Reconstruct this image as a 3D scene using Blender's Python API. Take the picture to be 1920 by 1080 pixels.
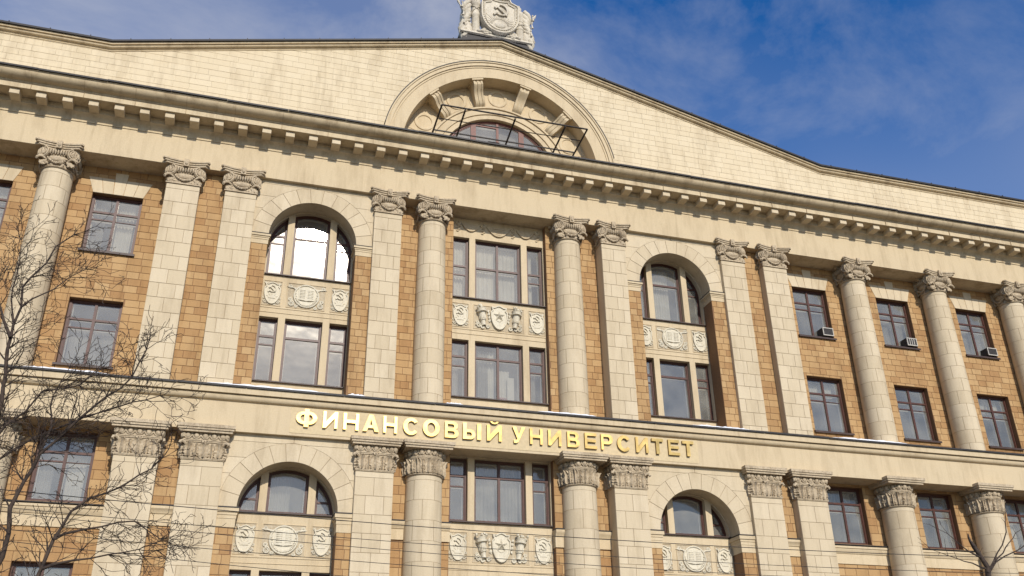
import bpy, math, random
from mathutils import Vector, Matrix
from mathutils.geometry import tessellate_polygon
from math import pi, sin, cos, radians, sqrt, atan2
random.seed(7)
for o in list(bpy.data.objects): bpy.data.objects.remove(o)
scene = bpy.context.scene
col = scene.collection

# ---------------------------------------------------------------- camera
cam_d = bpy.data.cameras.new('camera'); cam = bpy.data.objects.new('camera', cam_d); col.objects.link(cam)
CAM = Vector((-9.0515, -30.0, 1.6))
R_ = Vector((0.95707, -0.2895, -0.01441)); U_ = Vector((-0.11809, -0.43486, 0.89272)); F_ = Vector((0.26471, 0.8527, 0.45037))
FPX = 1759.93
m4 = Matrix((R_, U_, -F_)).transposed().to_4x4(); m4.translation = CAM
cam.matrix_world = m4
cam_d.sensor_fit = 'HORIZONTAL'; cam_d.sensor_width = 36.0; cam_d.lens = FPX/1920*36.0
cam_d.clip_start = 0.1; cam_d.clip_end = 3000
scene.camera = cam
def P(px, py, y=0.0):          # photo pixel -> point on the plane y (distance is chosen by what the thing touches)
    d = R_*((px-960)/FPX) - U_*((py-540)/FPX) + F_
    return CAM + d*((y-CAM.y)/d.y)

# ---------------------------------------------------------------- sky and sun
SUN_EL, SUN_AZ = radians(30.5), radians(4.5)     # azimuth measured from -y (behind the camera) towards +x
SKYX, SKYY = -5.5, -2.4
world = bpy.data.worlds.new('World'); scene.world = world; world.use_nodes = True
nt = world.node_tree; nt.nodes.clear()
N = nt.nodes.new; L = nt.links.new
out = N('ShaderNodeOutputWorld'); bg = N('ShaderNodeBackground'); sky = N('ShaderNodeTexSky')
sky.sky_type = 'NISHITA'; sky.sun_disc = False; sky.sun_elevation = SUN_EL
sun_dir = Vector((sin(SUN_AZ)*cos(SUN_EL), -cos(SUN_AZ)*cos(SUN_EL), sin(SUN_EL)))
sky.sun_rotation = atan2(sun_dir.x, sun_dir.y)
sky.air_density = 1.0; sky.dust_density = 0.6; sky.ozone_density = 4.0; sky.altitude = 150
hsv = N('ShaderNodeHueSaturation'); hsv.inputs['Hue'].default_value = 0.508; hsv.inputs['Saturation'].default_value = 1.30; hsv.inputs['Value'].default_value = 2.0
L(sky.outputs[0], hsv.inputs['Color'])
tc = N('ShaderNodeTexCoord')
mp = N('ShaderNodeMapping'); mp.inputs['Scale'].default_value = (1.0, 1.0, 1.5); mp.inputs['Location'].default_value = (SKYX, SKYY, 0.0)
L(tc.outputs['Generated'], mp.inputs['Vector'])
n1 = N('ShaderNodeTexNoise'); n1.inputs['Scale'].default_value = 3.4; n1.inputs['Detail'].default_value = 9; n1.inputs['Roughness'].default_value = 0.62; n1.inputs['Distortion'].default_value = 0.5
L(mp.outputs[0], n1.inputs['Vector'])
n2 = N('ShaderNodeTexNoise'); n2.inputs['Scale'].default_value = 1.1; n2.inputs['Detail'].default_value = 3
L(mp.outputs[0], n2.inputs['Vector'])
r1 = N('ShaderNodeMapRange'); r1.inputs['From Min'].default_value = 0.43; r1.inputs['From Max'].default_value = 0.80; r1.clamp = True
L(n1.outputs[0], r1.inputs['Value'])
r2 = N('ShaderNodeMapRange'); r2.inputs['From Min'].default_value = 0.42; r2.inputs['From Max'].default_value = 0.68; r2.clamp = True
L(n2.outputs[0], r2.inputs['Value'])
mm = N('ShaderNodeMath'); mm.operation = 'MULTIPLY_ADD'; mm.use_clamp = True
L(r2.outputs[0], mm.inputs[0]); mm.inputs[1].default_value = 0.44; 
ms = N('ShaderNodeMath'); ms.operation = 'MULTIPLY'; ms.inputs[1].default_value = 0.62; L(r1.outputs[0], ms.inputs[0])
L(ms.outputs[0], mm.inputs[2])
mixc = N('ShaderNodeMix'); mixc.data_type = 'RGBA'
L(mm.outputs[0], mixc.inputs['Factor']); L(hsv.outputs[0], mixc.inputs['A']); mixc.inputs['B'].default_value = (6.6, 6.9, 8.0, 1)
L(mixc.outputs['Result'], bg.inputs['Color']); bg.inputs['Strength'].default_value = 0.092
L(bg.outputs[0], out.inputs[0])
sd = bpy.data.lights.new('sun', 'SUN'); sun = bpy.data.objects.new('sun', sd); col.objects.link(sun)
sd.energy = 5.0; sd.angle = radians(0.53); sd.color = (1.0, 0.94, 0.85)
sun.location = sun_dir*80; sun.rotation_euler = (-sun_dir).to_track_quat('-Z', 'Y').to_euler()
vs = scene.view_settings; vs.view_transform = 'Standard'; vs.look = 'None'; vs.gamma = 1; vs.use_curve_mapping = False; vs.exposure = -0.27

# ---------------------------------------------------------------- materials
def new_mat(name):
    m = bpy.data.materials.new(name); m.use_nodes = True
    return m, m.node_tree, m.node_tree.nodes['Principled BSDF']
def ramp(nt_, stops):
    r = nt_.nodes.new('ShaderNodeValToRGB'); e = r.color_ramp.elements
    e[0].position, e[0].color = stops[0][0], (*stops[0][1], 1)
    e[1].position, e[1].color = stops[-1][0], (*stops[-1][1], 1)
    for p, c in stops[1:-1]:
        k = e.new(p); k.color = (*c, 1)
    return r
def piece_random(nt_):
    oi = nt_.nodes.new('ShaderNodeObjectInfo'); ge = nt_.nodes.new('ShaderNodeNewGeometry')
    a = nt_.nodes.new('ShaderNodeMath'); a.operation = 'ADD'
    nt_.links.new(oi.outputs['Random'], a.inputs[0]); nt_.links.new(ge.outputs['Random Per Island'], a.inputs[1])
    f = nt_.nodes.new('ShaderNodeMath'); f.operation = 'FRACT'; nt_.links.new(a.outputs[0], f.inputs[0])
    return f.outputs[0], ge
def stone_mat(name, stops, rough=0.85, bump=0.25, fine=28.0, stain=0.22, piece=0.35, dark=(0.55, 0.5, 0.44)):
    """ramp colour driven by piece random + noise; soft stains and streaks of dirt."""
    m, t, b = new_mat(name); n = t.nodes.new; l = t.links.new
    rnd, ge = piece_random(t)
    no = n('ShaderNodeTexNoise'); no.inputs['Scale'].default_value = fine; no.inputs['Detail'].default_value = 6; no.inputs['Roughness'].default_value = 0.7
    l(ge.outputs['Position'], no.inputs['Vector'])
    mx = n('ShaderNodeMix'); mx.data_type = 'FLOAT'; mx.inputs['Factor'].default_value = piece
    l(no.outputs[0], mx.inputs['A']); l(rnd, mx.inputs['B'])
    r = ramp(t, stops); l(mx.outputs['Result'], r.inputs[0])
    mp_ = n('ShaderNodeMapping'); mp_.inputs['Scale'].default_value = (1.1, 1.1, 0.28); l(ge.outputs['Position'], mp_.inputs['Vector'])
    st = n('ShaderNodeTexNoise'); st.inputs['Scale'].default_value = 1.6; st.inputs['Detail'].default_value = 7; st.inputs['Roughness'].default_value = 0.66
    l(mp_.outputs[0], st.inputs['Vector'])
    rg = n('ShaderNodeMapRange'); rg.inputs['From Min'].default_value = 0.48; rg.inputs['From Max'].default_value = 0.78; rg.inputs['To Max'].default_value = stain
    l(st.outputs[0], rg.inputs['Value'])
    mu = n('ShaderNodeMix'); mu.data_type = 'RGBA'; mu.blend_type = 'MULTIPLY'
    l(rg.outputs[0], mu.inputs['Factor']); l(r.outputs[0], mu.inputs['A']); mu.inputs['B'].default_value = (*dark, 1)
    m3 = n('ShaderNodeMapping'); m3.inputs['Scale'].default_value = (6.0, 6.0, 0.55); l(ge.outputs['Position'], m3.inputs['Vector'])
    s3 = n('ShaderNodeTexNoise'); s3.inputs['Scale'].default_value = 1.0; s3.inputs['Detail'].default_value = 5; l(m3.outputs[0], s3.inputs['Vector'])
    r3 = n('ShaderNodeMapRange'); r3.inputs['From Min'].default_value = 0.55; r3.inputs['From Max'].default_value = 0.80; r3.inputs['To Max'].default_value = stain*0.55; l(s3.outputs[0], r3.inputs['Value'])
    mu2 = n('ShaderNodeMix'); mu2.data_type = 'RGBA'; mu2.blend_type = 'MULTIPLY'; l(r3.outputs[0], mu2.inputs['Factor']); l(mu.outputs['Result'], mu2.inputs['A']); mu2.inputs['B'].default_value = (0.42, 0.36, 0.29, 1)
    l(mu2.outputs['Result'], b.inputs['Base Color'])
    b.inputs['Roughness'].default_value = rough; b.inputs['Specular IOR Level'].default_value = 0.25
    bn = n('ShaderNodeTexNoise'); bn.inputs['Scale'].default_value = 14; bn.inputs['Detail'].default_value = 9; bn.inputs['Roughness'].default_value = 0.75
    l(ge.outputs['Position'], bn.inputs['Vector'])
    bu = n('ShaderNodeBump'); bu.inputs['Strength'].default_value = bump; bu.inputs['Distance'].default_value = 0.03
    l(bn.outputs[0], bu.inputs['Height']); l(bu.outputs[0], b.inputs['Normal'])
    return m
MAT = {}
MAT['cream'] = stone_mat('cream_plaster', [(0.25, (0.50, 0.395, 0.245)), (0.5, (0.56, 0.45, 0.29)), (0.75, (0.625, 0.515, 0.345))], piece=0.10, stain=0.55)
MAT['block'] = stone_mat('cream_stone_block', [(0.2, (0.50, 0.405, 0.265)), (0.5, (0.56, 0.46, 0.31)), (0.8, (0.625, 0.525, 0.37))], piece=0.30, stain=0.5)
MAT['gable'] = stone_mat('pale_gable_stone', [(0.2, (0.585, 0.48, 0.315)), (0.5, (0.635, 0.53, 0.36)), (0.8, (0.69, 0.59, 0.42))], piece=0.16, stain=0.55)
MAT['gablejoint'] = stone_mat('patchy_gable_pointing', [(0.40, (0.12, 0.085, 0.05)), (0.50, (0.36, 0.29, 0.19)), (0.58, (0.60, 0.505, 0.35))], piece=0.0, stain=0.2, fine=0.9)
MAT['joint'] = stone_mat('dark_joint', [(0.2, (0.26, 0.195, 0.12)), (0.8, (0.42, 0.325, 0.21))], piece=0.0, stain=0.3)
MAT['brick'] = stone_mat('ochre_brick', [(0.06, (0.25, 0.125, 0.052)), (0.20, (0.35, 0.20, 0.086)), (0.48, (0.41, 0.252, 0.112)), (0.80, (0.455, 0.295, 0.14)), (0.97, (0.54, 0.41, 0.24))], piece=0.62, stain=0.6, bump=0.4, fine=34)
MAT['brickjoint'] = stone_mat('brown_mortar', [(0.2, (0.17, 0.09, 0.045)), (0.8, (0.28, 0.16, 0.08))], piece=0.0)
MAT['carved'] = stone_mat('weathered_carved_stone', [(0.28, (0.22, 0.165, 0.105)), (0.42, (0.43, 0.34, 0.225)), (0.62, (0.55, 0.45, 0.31)), (0.8, (0.61, 0.51, 0.36))], piece=0.06, stain=0.6, dark=(0.30, 0.25, 0.2), bump=1.0, fine=17)
MAT['relief'] = stone_mat('pale_relief_plaster', [(0.2, (0.50, 0.44, 0.32)), (0.5, (0.62, 0.56, 0.43)), (0.8, (0.72, 0.67, 0.54))], piece=0.05, stain=0.5, bump=0.4)
MAT['reliefbg'] = stone_mat('shaded_relief_ground', [(0.2, (0.33, 0.26, 0.17)), (0.5, (0.45, 0.37, 0.25)), (0.8, (0.56, 0.48, 0.35))], piece=0.0, stain=0.6, fine=16)  # recessed ground coloured darker, shade painted in so the carving stands out
MAT['emblem'] = stone_mat('pale_sculpture_stone', [(0.2, (0.44, 0.38, 0.29)), (0.5, (0.60, 0.54, 0.43)), (0.8, (0.72, 0.66, 0.55))], piece=0.0, stain=0.8, dark=(0.28, 0.24, 0.2), bump=0.5, fine=12)
MAT['cover'] = stone_mat('cornice_stone', [(0.25, (0.46, 0.36, 0.225)), (0.5, (0.53, 0.425, 0.27)), (0.75, (0.60, 0.495, 0.335))], piece=0.15, stain=0.75, dark=(0.36, 0.3, 0.24))
def simple_mat(name, c, rough=0.5, metal=0.0, var=0.25, scale=9, spec=0.4):
    m, t, b = new_mat(name); ge = t.nodes.new('ShaderNodeNewGeometry')
    no = t.nodes.new('ShaderNodeTexNoise'); no.inputs['Scale'].default_value = scale; no.inputs['Detail'].default_value = 6
    t.links.new(ge.outputs['Position'], no.inputs['Vector'])
    r = ramp(t, [(0.3, tuple(v*(1-var) for v in c)), (0.7, tuple(min(1, v*(1+var)) for v in c))]); t.links.new(no.outputs[0], r.inputs[0])
    t.links.new(r.outputs[0], b.inputs['Base Color']); b.inputs['Roughness'].default_value = rough; b.inputs['Metallic'].default_value = metal
    b.inputs['Specular IOR Level'].default_value = spec
    return m
MAT['frame'] = simple_mat('red_brown_window_paint', (0.072, 0.025, 0.015), 0.45)
MAT['sash'] = simple_mat('pale_inner_sash_paint', (0.50, 0.47, 0.41), 0.6, 0, 0.1)
MAT['gframe'] = simple_mat('red_gable_window_paint', (0.14, 0.042, 0.024), 0.5)
MAT['metal'] = simple_mat('dark_roof_metal', (0.022, 0.018, 0.016), 0.6, 0.0)
MAT['sill'] = simple_mat('dark_sill_metal', (0.05, 0.028, 0.02), 0.5)
MAT['iron'] = simple_mat('black_iron', (0.02, 0.014, 0.012), 0.6)
MAT['gold'] = simple_mat('gold_letter_metal', (0.50, 0.34, 0.12), 0.345, 1.0, 0.25, 5)
MAT['goldside'] = simple_mat('dark_gold_letter_side', (0.25, 0.15, 0.04), 0.5, 0.6)
MAT['board'] = simple_mat('pale_ochre_plaster_board', (0.56, 0.445, 0.265), 0.8, 0, 0.08)
MAT['snow'] = simple_mat('old_snow', (0.78, 0.79, 0.82), 0.7, 0, 0.08)
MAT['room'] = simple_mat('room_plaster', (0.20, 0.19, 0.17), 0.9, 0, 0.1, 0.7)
MAT['curtain'] = simple_mat('white_curtain', (0.60, 0.58, 0.52), 0.9, 0, 0.08, 3)
MAT['curtaing'] = simple_mat('grey_curtain', (0.26, 0.25, 0.225), 0.9, 0, 0.2, 3)
MAT['acwhite'] = simple_mat('white_casing', (0.46, 0.43, 0.37), 0.5, 0, 0.1)
MAT['acdark'] = simple_mat('dark_grille', (0.035, 0.03, 0.028), 0.6)
MAT['wire'] = simple_mat('black_cable', (0.018, 0.016, 0.015), 0.6)
MAT['pole'] = simple_mat('grey_painted_steel', (0.22, 0.23, 0.23), 0.5, 0.3)
MAT['asphalt'] = simple_mat('wet_asphalt', (0.042, 0.040, 0.038), 0.75, 0, 0.35, 1.5)
MAT['paving'] = simple_mat('grey_paving', (0.10, 0.096, 0.09), 0.8, 0, 0.25, 2.0)
MAT['red'] = simple_mat('red_box', (0.30, 0.07, 0.05), 0.6)
def bark_mat():
    m, t, b = new_mat('dark_bark'); ge = t.nodes.new('ShaderNodeNewGeometry')
    no = t.nodes.new('ShaderNodeTexNoise'); no.inputs['Scale'].default_value = 11; no.inputs['Detail'].default_value = 8
    t.links.new(ge.outputs['Position'], no.inputs['Vector'])
    r = ramp(t, [(0.3, (0.018, 0.011, 0.008)), (0.75, (0.075, 0.05, 0.034))]); t.links.new(no.outputs[0], r.inputs[0])
    t.links.new(r.outputs[0], b.inputs['Base Color']); b.inputs['Roughness'].default_value = 0.9
    return m
MAT['bark'] = bark_mat()
def glass_mat(name, refl, rough, tint, dust_and_cloud):
    m = bpy.data.materials.new(name); m.use_nodes = True; t = m.node_tree; t.nodes.clear(); n = t.nodes.new; l = t.links.new
    o = n('ShaderNodeOutputMaterial'); mx = n('ShaderNodeMixShader'); tr = n('ShaderNodeBsdfTransparent'); gl = n('ShaderNodeBsdfGlossy')
    tr.inputs[0].default_value = (*tint, 1); gl.inputs['Roughness'].default_value = rough; gl.inputs['Color'].default_value = (1, 0.92, 0.80, 1)
    ge = n('ShaderNodeNewGeometry'); no = n('ShaderNodeTexNoise'); no.inputs['Scale'].default_value = 1.3; no.inputs['Detail'].default_value = 2
    l(ge.outputs['Position'], no.inputs['Vector'])
    bu = n('ShaderNodeBump'); bu.inputs['Strength'].default_value = 0.06; bu.inputs['Distance'].default_value = 0.10
    l(no.outputs[0], bu.inputs['Height']); l(bu.outputs[0], gl.inputs['Normal'])
    mx.inputs[0].default_value = refl
    l(tr.outputs[0], mx.inputs[1]); l(gl.outputs[0], mx.inputs[2])
    du = n('ShaderNodeBsdfDiffuse'); du.inputs[0].default_value = (0.47, 0.455, 0.405, 1); m2 = n('ShaderNodeMixShader')  # grey diffuse film: dusty glass, also standing in for reflected cloud
    dn = n('ShaderNodeTexNoise'); dn.inputs['Scale'].default_value = 0.9; dn.inputs['Detail'].default_value = 5; l(ge.outputs['Position'], dn.inputs['Vector'])
    dr = n('ShaderNodeMapRange'); dr.inputs['From Min'].default_value = 0.3; dr.inputs['From Max'].default_value = 0.7; dr.inputs['To Min'].default_value = dust_and_cloud*0.6; dr.inputs['To Max'].default_value = dust_and_cloud*1.4
    l(dn.outputs[0], dr.inputs['Value']); l(dr.outputs[0], m2.inputs[0]); l(mx.outputs[0], m2.inputs[1]); l(du.outputs[0], m2.inputs[2]); l(m2.outputs[0], o.inputs[0])
    return m
MAT['glass'] = glass_mat('window_glass', 0.15, 0.10, (0.74, 0.73, 0.68), 0.26)

# ---------------------------------------------------------------- mesh helpers
class MB:
    def __init__(s): s.v = []; s.f = []; s.M = Matrix.Identity(4)
    def add(s, vs, fs):
        b = len(s.v); s.v += [tuple(s.M @ Vector(p)) for p in vs]; s.f += [tuple(i+b for i in f) for f in fs]
    def box(s, x0, x1, y0, y1, z0, z1, ch=0.0):
        if ch <= 0:
            s.add([(x0,y0,z0),(x1,y0,z0),(x1,y1,z0),(x0,y1,z0),(x0,y0,z1),(x1,y0,z1),(x1,y1,z1),(x0,y1,z1)],
                  [(0,1,5,4),(1,2,6,5),(2,3,7,6),(3,0,4,7),(4,5,6,7),(3,2,1,0)])
        else:   # chamfered towards the front (-y)
            c = ch
            s.add([(x0,y0+c,z0),(x1,y0+c,z0),(x1,y1,z0),(x0,y1,z0),(x0,y0+c,z1),(x1,y0+c,z1),(x1,y1,z1),(x0,y1,z1),
                   (x0+c,y0,z0+c),(x1-c,y0,z0+c),(x1-c,y0,z1-c),(x0+c,y0,z1-c)],
                  [(8,9,10,11),(0,1,9,8),(1,5,10,9),(5,4,11,10),(4,0,8,11),(1,2,6,5),(2,3,7,6),(3,0,4,7),(4,5,6,7),(3,2,1,0)])
    def prism(s, outline, y0, y1, holes=(), ch=0.0, back=True):
        """outline in (x,z), extruded from y0 (front) to y1 (back)"""
        loops = [list(outline)]+[list(h) for h in holes]
        tri = tessellate_polygon([[Vector((p[0], p[1], 0)) for p in lp] for lp in loops])
        flat = [p for lp in loops for p in lp]; n = len(flat)
        fl = flat
        if ch > 0:
            cx = sum(p[0] for p in loops[0])/len(loops[0]); cz = sum(p[1] for p in loops[0])/len(loops[0])
            fl = inset(loops[0], ch)
        vs = [(p[0], y0, p[1]) for p in fl]+[(p[0], y1, p[1]) for p in flat]
        fs = []
        for t in tri:
            a, b, c = t
            ar = (flat[b][0]-flat[a][0])*(flat[c][1]-flat[a][1])-(flat[b][1]-flat[a][1])*(flat[c][0]-flat[a][0])
            t = (a, b, c) if ar > 0 else (a, c, b)
            fs.append(t)
            if back: fs.append((t[0]+n, t[2]+n, t[1]+n))
        o = 0
        if ch > 0:
            k = len(vs); vs += [(p[0], y0+ch, p[1]) for p in flat]
        for li, lp in enumerate(loops):
            m = len(lp); area = sum(lp[i][0]*lp[(i+1) % m][1]-lp[(i+1) % m][0]*lp[i][1] for i in range(m))
            for i in range(m):
                a, b = o+i, o+(i+1) % m
                if (area < 0) != (li > 0): a, b = b, a
                if ch > 0:
                    fs.append((b, a, a+k, b+k)); fs.append((b+k, a+k, a+n, b+n))
                else: fs.append((b, a, a+n, b+n))
            o += m
        s.add(vs, fs)
    def extrude_x(s, prof, x0, x1):
        """closed (y,z) profile along x"""
        n = len(prof); vs = [(x0, p[0], p[1]) for p in prof]+[(x1, p[0], p[1]) for p in prof]
        ar = sum(prof[i][0]*prof[(i+1) % n][1]-prof[(i+1) % n][0]*prof[i][1] for i in range(n))
        fs = []
        for i in range(n):
            j = (i+1) % n
            fs.append((i, j, j+n, i+n) if ar < 0 else (j, i, i+n, j+n))
        tri = tessellate_polygon([[Vector((p[0], p[1], 0)) for p in prof]])
        for t in tri: fs.append(tuple(t)); fs.append(tuple(i+n for i in reversed(t)))
        s.add(vs, fs)
    def lathe(s, prof, seg=24, a0=0, a1=2*pi, c=(0, 0, 0)):
        """(r,z) profile round z"""
        full = abs(a1-a0-2*pi) < 1e-6; k = seg if full else seg+1; vs = []; fs = []
        for i in range(k):
            a = a0+(a1-a0)*i/seg
            for r, z in prof: vs.append((c[0]+r*cos(a), c[1]+r*sin(a), c[2]+z))
        m = len(prof)
        for i in range(seg):
            j = (i+1) % k
            for q in range(m-1): fs.append((i*m+q, j*m+q, j*m+q+1, i*m+q+1))
        s.add(vs, fs)
    def tube(s, pts, rad, seg=6, closed=False, cap=True):
        pts = [Vector(p) for p in pts]; n = len(pts)
        if not hasattr(rad, '__len__'): rad = [rad]*n
        vs = []; fs = []; up = None
        for i, p in enumerate(pts):
            if closed: t = (pts[(i+1) % n]-pts[i-1])
            else: t = pts[min(i+1, n-1)]-pts[max(i-1, 0)]
            if t.length < 1e-9: t = Vector((0, 0, 1))
            t.normalize()
            if up is None:
                up = t.orthogonal().normalized()
            else:
                up = up-t*up.dot(t)
                up = up.normalized() if up.length > 1e-6 else t.orthogonal().normalized()
            w = t.cross(up)
            for k in range(seg):
                a = 2*pi*k/seg; vs.append(tuple(p+(up*cos(a)+w*sin(a))*rad[i]))
        for i in range(n if closed else n-1):
            j = (i+1) % n
            for k in range(seg):
                k2 = (k+1) % seg; fs.append((i*seg+k, i*seg+k2, j*seg+k2, j*seg+k))
        if cap and not closed:
            fs.append(tuple(reversed(range(seg)))); fs.append(tuple((n-1)*seg+k for k in range(seg)))
        s.add(vs, fs)
    def ball(s, c, r, u=8, v=6, jitter=0.0, rng=None):
        if not hasattr(r, '__len__'): r = (r, r, r)
        vs = []; fs = []
        for i in range(v+1):
            th = pi*i/v
            for j in range(u):
                ph = 2*pi*j/u
                k = 1+((rng or random).uniform(-jitter, jitter) if jitter else 0)
                vs.append((c[0]+r[0]*sin(th)*cos(ph)*k, c[1]+r[1]*sin(th)*sin(ph)*k, c[2]+r[2]*cos(th)*k))
        for i in range(v):
            for j in range(u):
                a, b = i*u+j, i*u+(j+1) % u
                fs.append((a, a+u, b+u, b))
        s.add(vs, fs)
    def mesh(s, name, mat, angle=35):
        me = bpy.data.meshes.new(name); me.from_pydata(s.v, [], s.f); me.materials.append(mat)
        if angle is not None:
            me.polygons.foreach_set('use_smooth', [True]*len(me.polygons)); me.set_sharp_from_angle(angle=radians(angle))
        me.update(); return me
    def build(s, name, mat, parent=None, angle=35):
        o = bpy.data.objects.new(name, s.mesh(name, MAT[mat] if isinstance(mat, str) else mat, angle)); col.objects.link(o)
        if parent: o.parent = parent
        return o
def inset(poly, d):
    n = len(poly); ar = sum(poly[i][0]*poly[(i+1) % n][1]-poly[(i+1) % n][0]*poly[i][1] for i in range(n))
    sgn = 1 if ar > 0 else -1; res = []
    for i in range(n):
        p0, p1, p2 = Vector(poly[i-1][:2]), Vector(poly[i][:2]), Vector(poly[(i+1) % n][:2])
        e1 = (p1-p0); e2 = (p2-p1)
        if e1.length < 1e-9 or e2.length < 1e-9: res.append(tuple(p1)); continue
        e1.normalize(); e2.normalize()
        n1_ = Vector((-e1.y, e1.x))*sgn; n2_ = Vector((-e2.y, e2.x))*sgn
        b = n1_+n2_
        if b.length < 1e-6: res.append(tuple(p1)); continue
        b.normalize(); k = d/max(0.35, b.dot(n1_)); res.append(tuple(p1+b*k))
    return res
def rect(x0, x1, z0, z1): return [(x0, z0), (x1, z0), (x1, z1), (x0, z1)]
def empty(name, loc=(0, 0, 0), parent=None):
    o = bpy.data.objects.new(name, None); o.empty_display_size = 0.3; o.location = loc; col.objects.link(o)
    if parent: o.parent = parent
    return o
def tag(o, label=None, cat=None, group=None, kind=None):
    if label: o['label'] = label
    if cat: o['category'] = cat
    if group: o['group'] = group
    if kind: o['kind'] = kind
    return o
def put(name, me, parent, loc=(0, 0, 0), scale=(1, 1, 1), rot=None):
    o = bpy.data.objects.new(name, me); col.objects.link(o); o.parent = parent; o.location = loc; o.scale = scale
    if rot: o.rotation_euler = rot
    return o
def in_view(p, mrg=40):
    d = Vector(p)-CAM; z = d.dot(F_)
    if z <= 0: return False
    u = 960+FPX*d.dot(R_)/z; v = 540-FPX*d.dot(U_)/z
    return -mrg < u < 1920+mrg and -mrg < v < 1080+mrg

# ================================================================ SETTING
g = MB(); g.box(-900, 900, -900, 900, -0.5, -0.02); o = g.build('ground', 'asphalt'); tag(o, kind='structure')
g = MB(); g.box(-70, 70, -18, -0.3, -0.15, 0.12, 0.02); o = g.build('pavement', 'paving'); tag(o, kind='structure')

# ================================================================ BUILDING
B = empty('university_building')
tag(B, 'cream and ochre neoclassical institute with giant columns, cornice and gabled roofline', 'building')
XL, XR = -25.2, 30.6
Z_LED = 12.53; Z_ARC = 20.72
COLX = 2.735; WCOL = [15.97, 20.2, 24.43, 28.66]; WWIN = [13.98, 18.2, 22.43, 26.66]
PIL_U = [(4.0, 5.03), (9.3, 10.39), (11.25, 12.37)]
PIL_L = [(3.9, 5.15), (9.27, 10.55), (11.2, 12.5)]
Y_WING, Y_PAIR, Y_CEN, Y_ARCH, Y_PAN, Y_CPAN = 0.92, 0.35, 0.62, 0.16, 0.86, 0.90

# ---- entablature of the upper order
prof = [(1.35, Z_ARC), (0, Z_ARC), (0, 21.90), (-0.035, 21.90), (-0.035, 21.945), (-0.015, 21.955), (-0.03, 22.03), (-0.07, 22.11), (-0.13, 22.17), (-0.20, 22.20),
        (-0.20, 22.415), (-0.76, 22.415), (-0.76, 22.625), (-0.785, 22.63), (-0.785, 22.66), (-0.80, 22.675)]
for i in range(9):
    a = i/8*pi/2; prof.append((-0.81-0.30*sin(a), 22.685+0.235*(1-cos(a))))
prof += [(-1.13, 22.93), (-1.13, 22.975), (0.3, 23.15), (1.35, 23.15)]
entab = MB(); entab.extrude_x(prof, XL, XR); entab = entab.build('upper_entablature', 'cover', B, 25)
fz = MB(); fz.box(XL, XR, -0.004, 0.2, Z_ARC+0.004, 21.898); fz.build('frieze_band', 'cream', entab)
# upright joints of the cornice stones
k = 0; x = XL+0.7
while x < XR:
    cj = MB(); cj.box(x, x+0.016, -0.789, -0.74, 22.42, 22.66)
    for i in range(8):
        a0, a1 = i/8, (i+1)/8
        y0, z0 = -0.81-0.30*sin(a0*pi/2), 22.685+0.235*(1-cos(a0*pi/2)); y1, z1 = -0.81-0.30*sin(a1*pi/2), 22.685+0.235*(1-cos(a1*pi/2))
        cj.add([(x, y0-0.004, z0-0.003), (x+0.014, y0-0.004, z0-0.003), (x+0.014, y1-0.004, z1-0.003), (x, y1-0.004, z1-0.003)], [(0, 1, 2, 3)])
    cj.build('cornice_joint', 'joint', entab, None); x += random.choice((1.68, 1.68, 1.7, 2.3))
mod = MB(); mod.box(-0.16, 0.16, -0.67, -0.19, 22.21, 22.4145, 0.012); mod_me = mod.mesh('modillion', MAT['block'], None)
for k in range(-29, 37):
    x = 0.03+0.841*k
    if XL < x < XR: put('modillion', mod_me, B, (x, 0, random.uniform(-0.004, 0.004)))
lip = MB()
x = XL
while x < XR:
    w = random.uniform(1.9, 3.3); dz = random.uniform(-0.012, 0.012); x2 = min(x+w, XR)
    lip.box(x, x2-0.01, -1.19, -0.6, 22.985+dz, 23.04+dz); lip.box(x, x2-0.01, -1.2, -1.17, 22.968+dz, 23.03+dz); x = x2
lip.build('cornice_flashing', 'metal', B, None)
# ---- lower entablature (letter frieze)
prof = [(1.35, 11.11), (0, 11.11), (0, 12.09), (-0.02, 12.10)]
for i in range(7):
    a = i/6*pi/2; prof.append((-0.02-0.12*sin(a), 12.10+0.15*(1-cos(a))))
prof += [(-0.145, 12.27), (-0.10, 12.285), (-0.10, 12.305), (-0.22, 12.305), (-0.22, 12.50), (-0.19, 12.52), (1.35, 12.56)]
e2 = MB(); e2.extrude_x(prof, XL, XR); e2 = e2.build('lower_entablature', 'cream', B, 25)
lip = MB(); x = XL
while x < XR:
    w = random.uniform(1.9, 3.6); dz = random.uniform(-0.008, 0.008); x2 = min(x+w, XR)
    lip.box(x, x2-0.012, -0.27, 0.3, 12.525+dz, 12.566+dz); lip.box(x, x2-0.012, -0.275, -0.255, 12.50+dz, 12.555+dz); x = x2
lip.build('ledge_flashing', 'metal', B, None)
bd = MB(); bd.box(-7.36, 7.3, -0.012, 0.1, 11.2, 12.07); bd.build('letter_board', 'board', e2, None)

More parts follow.
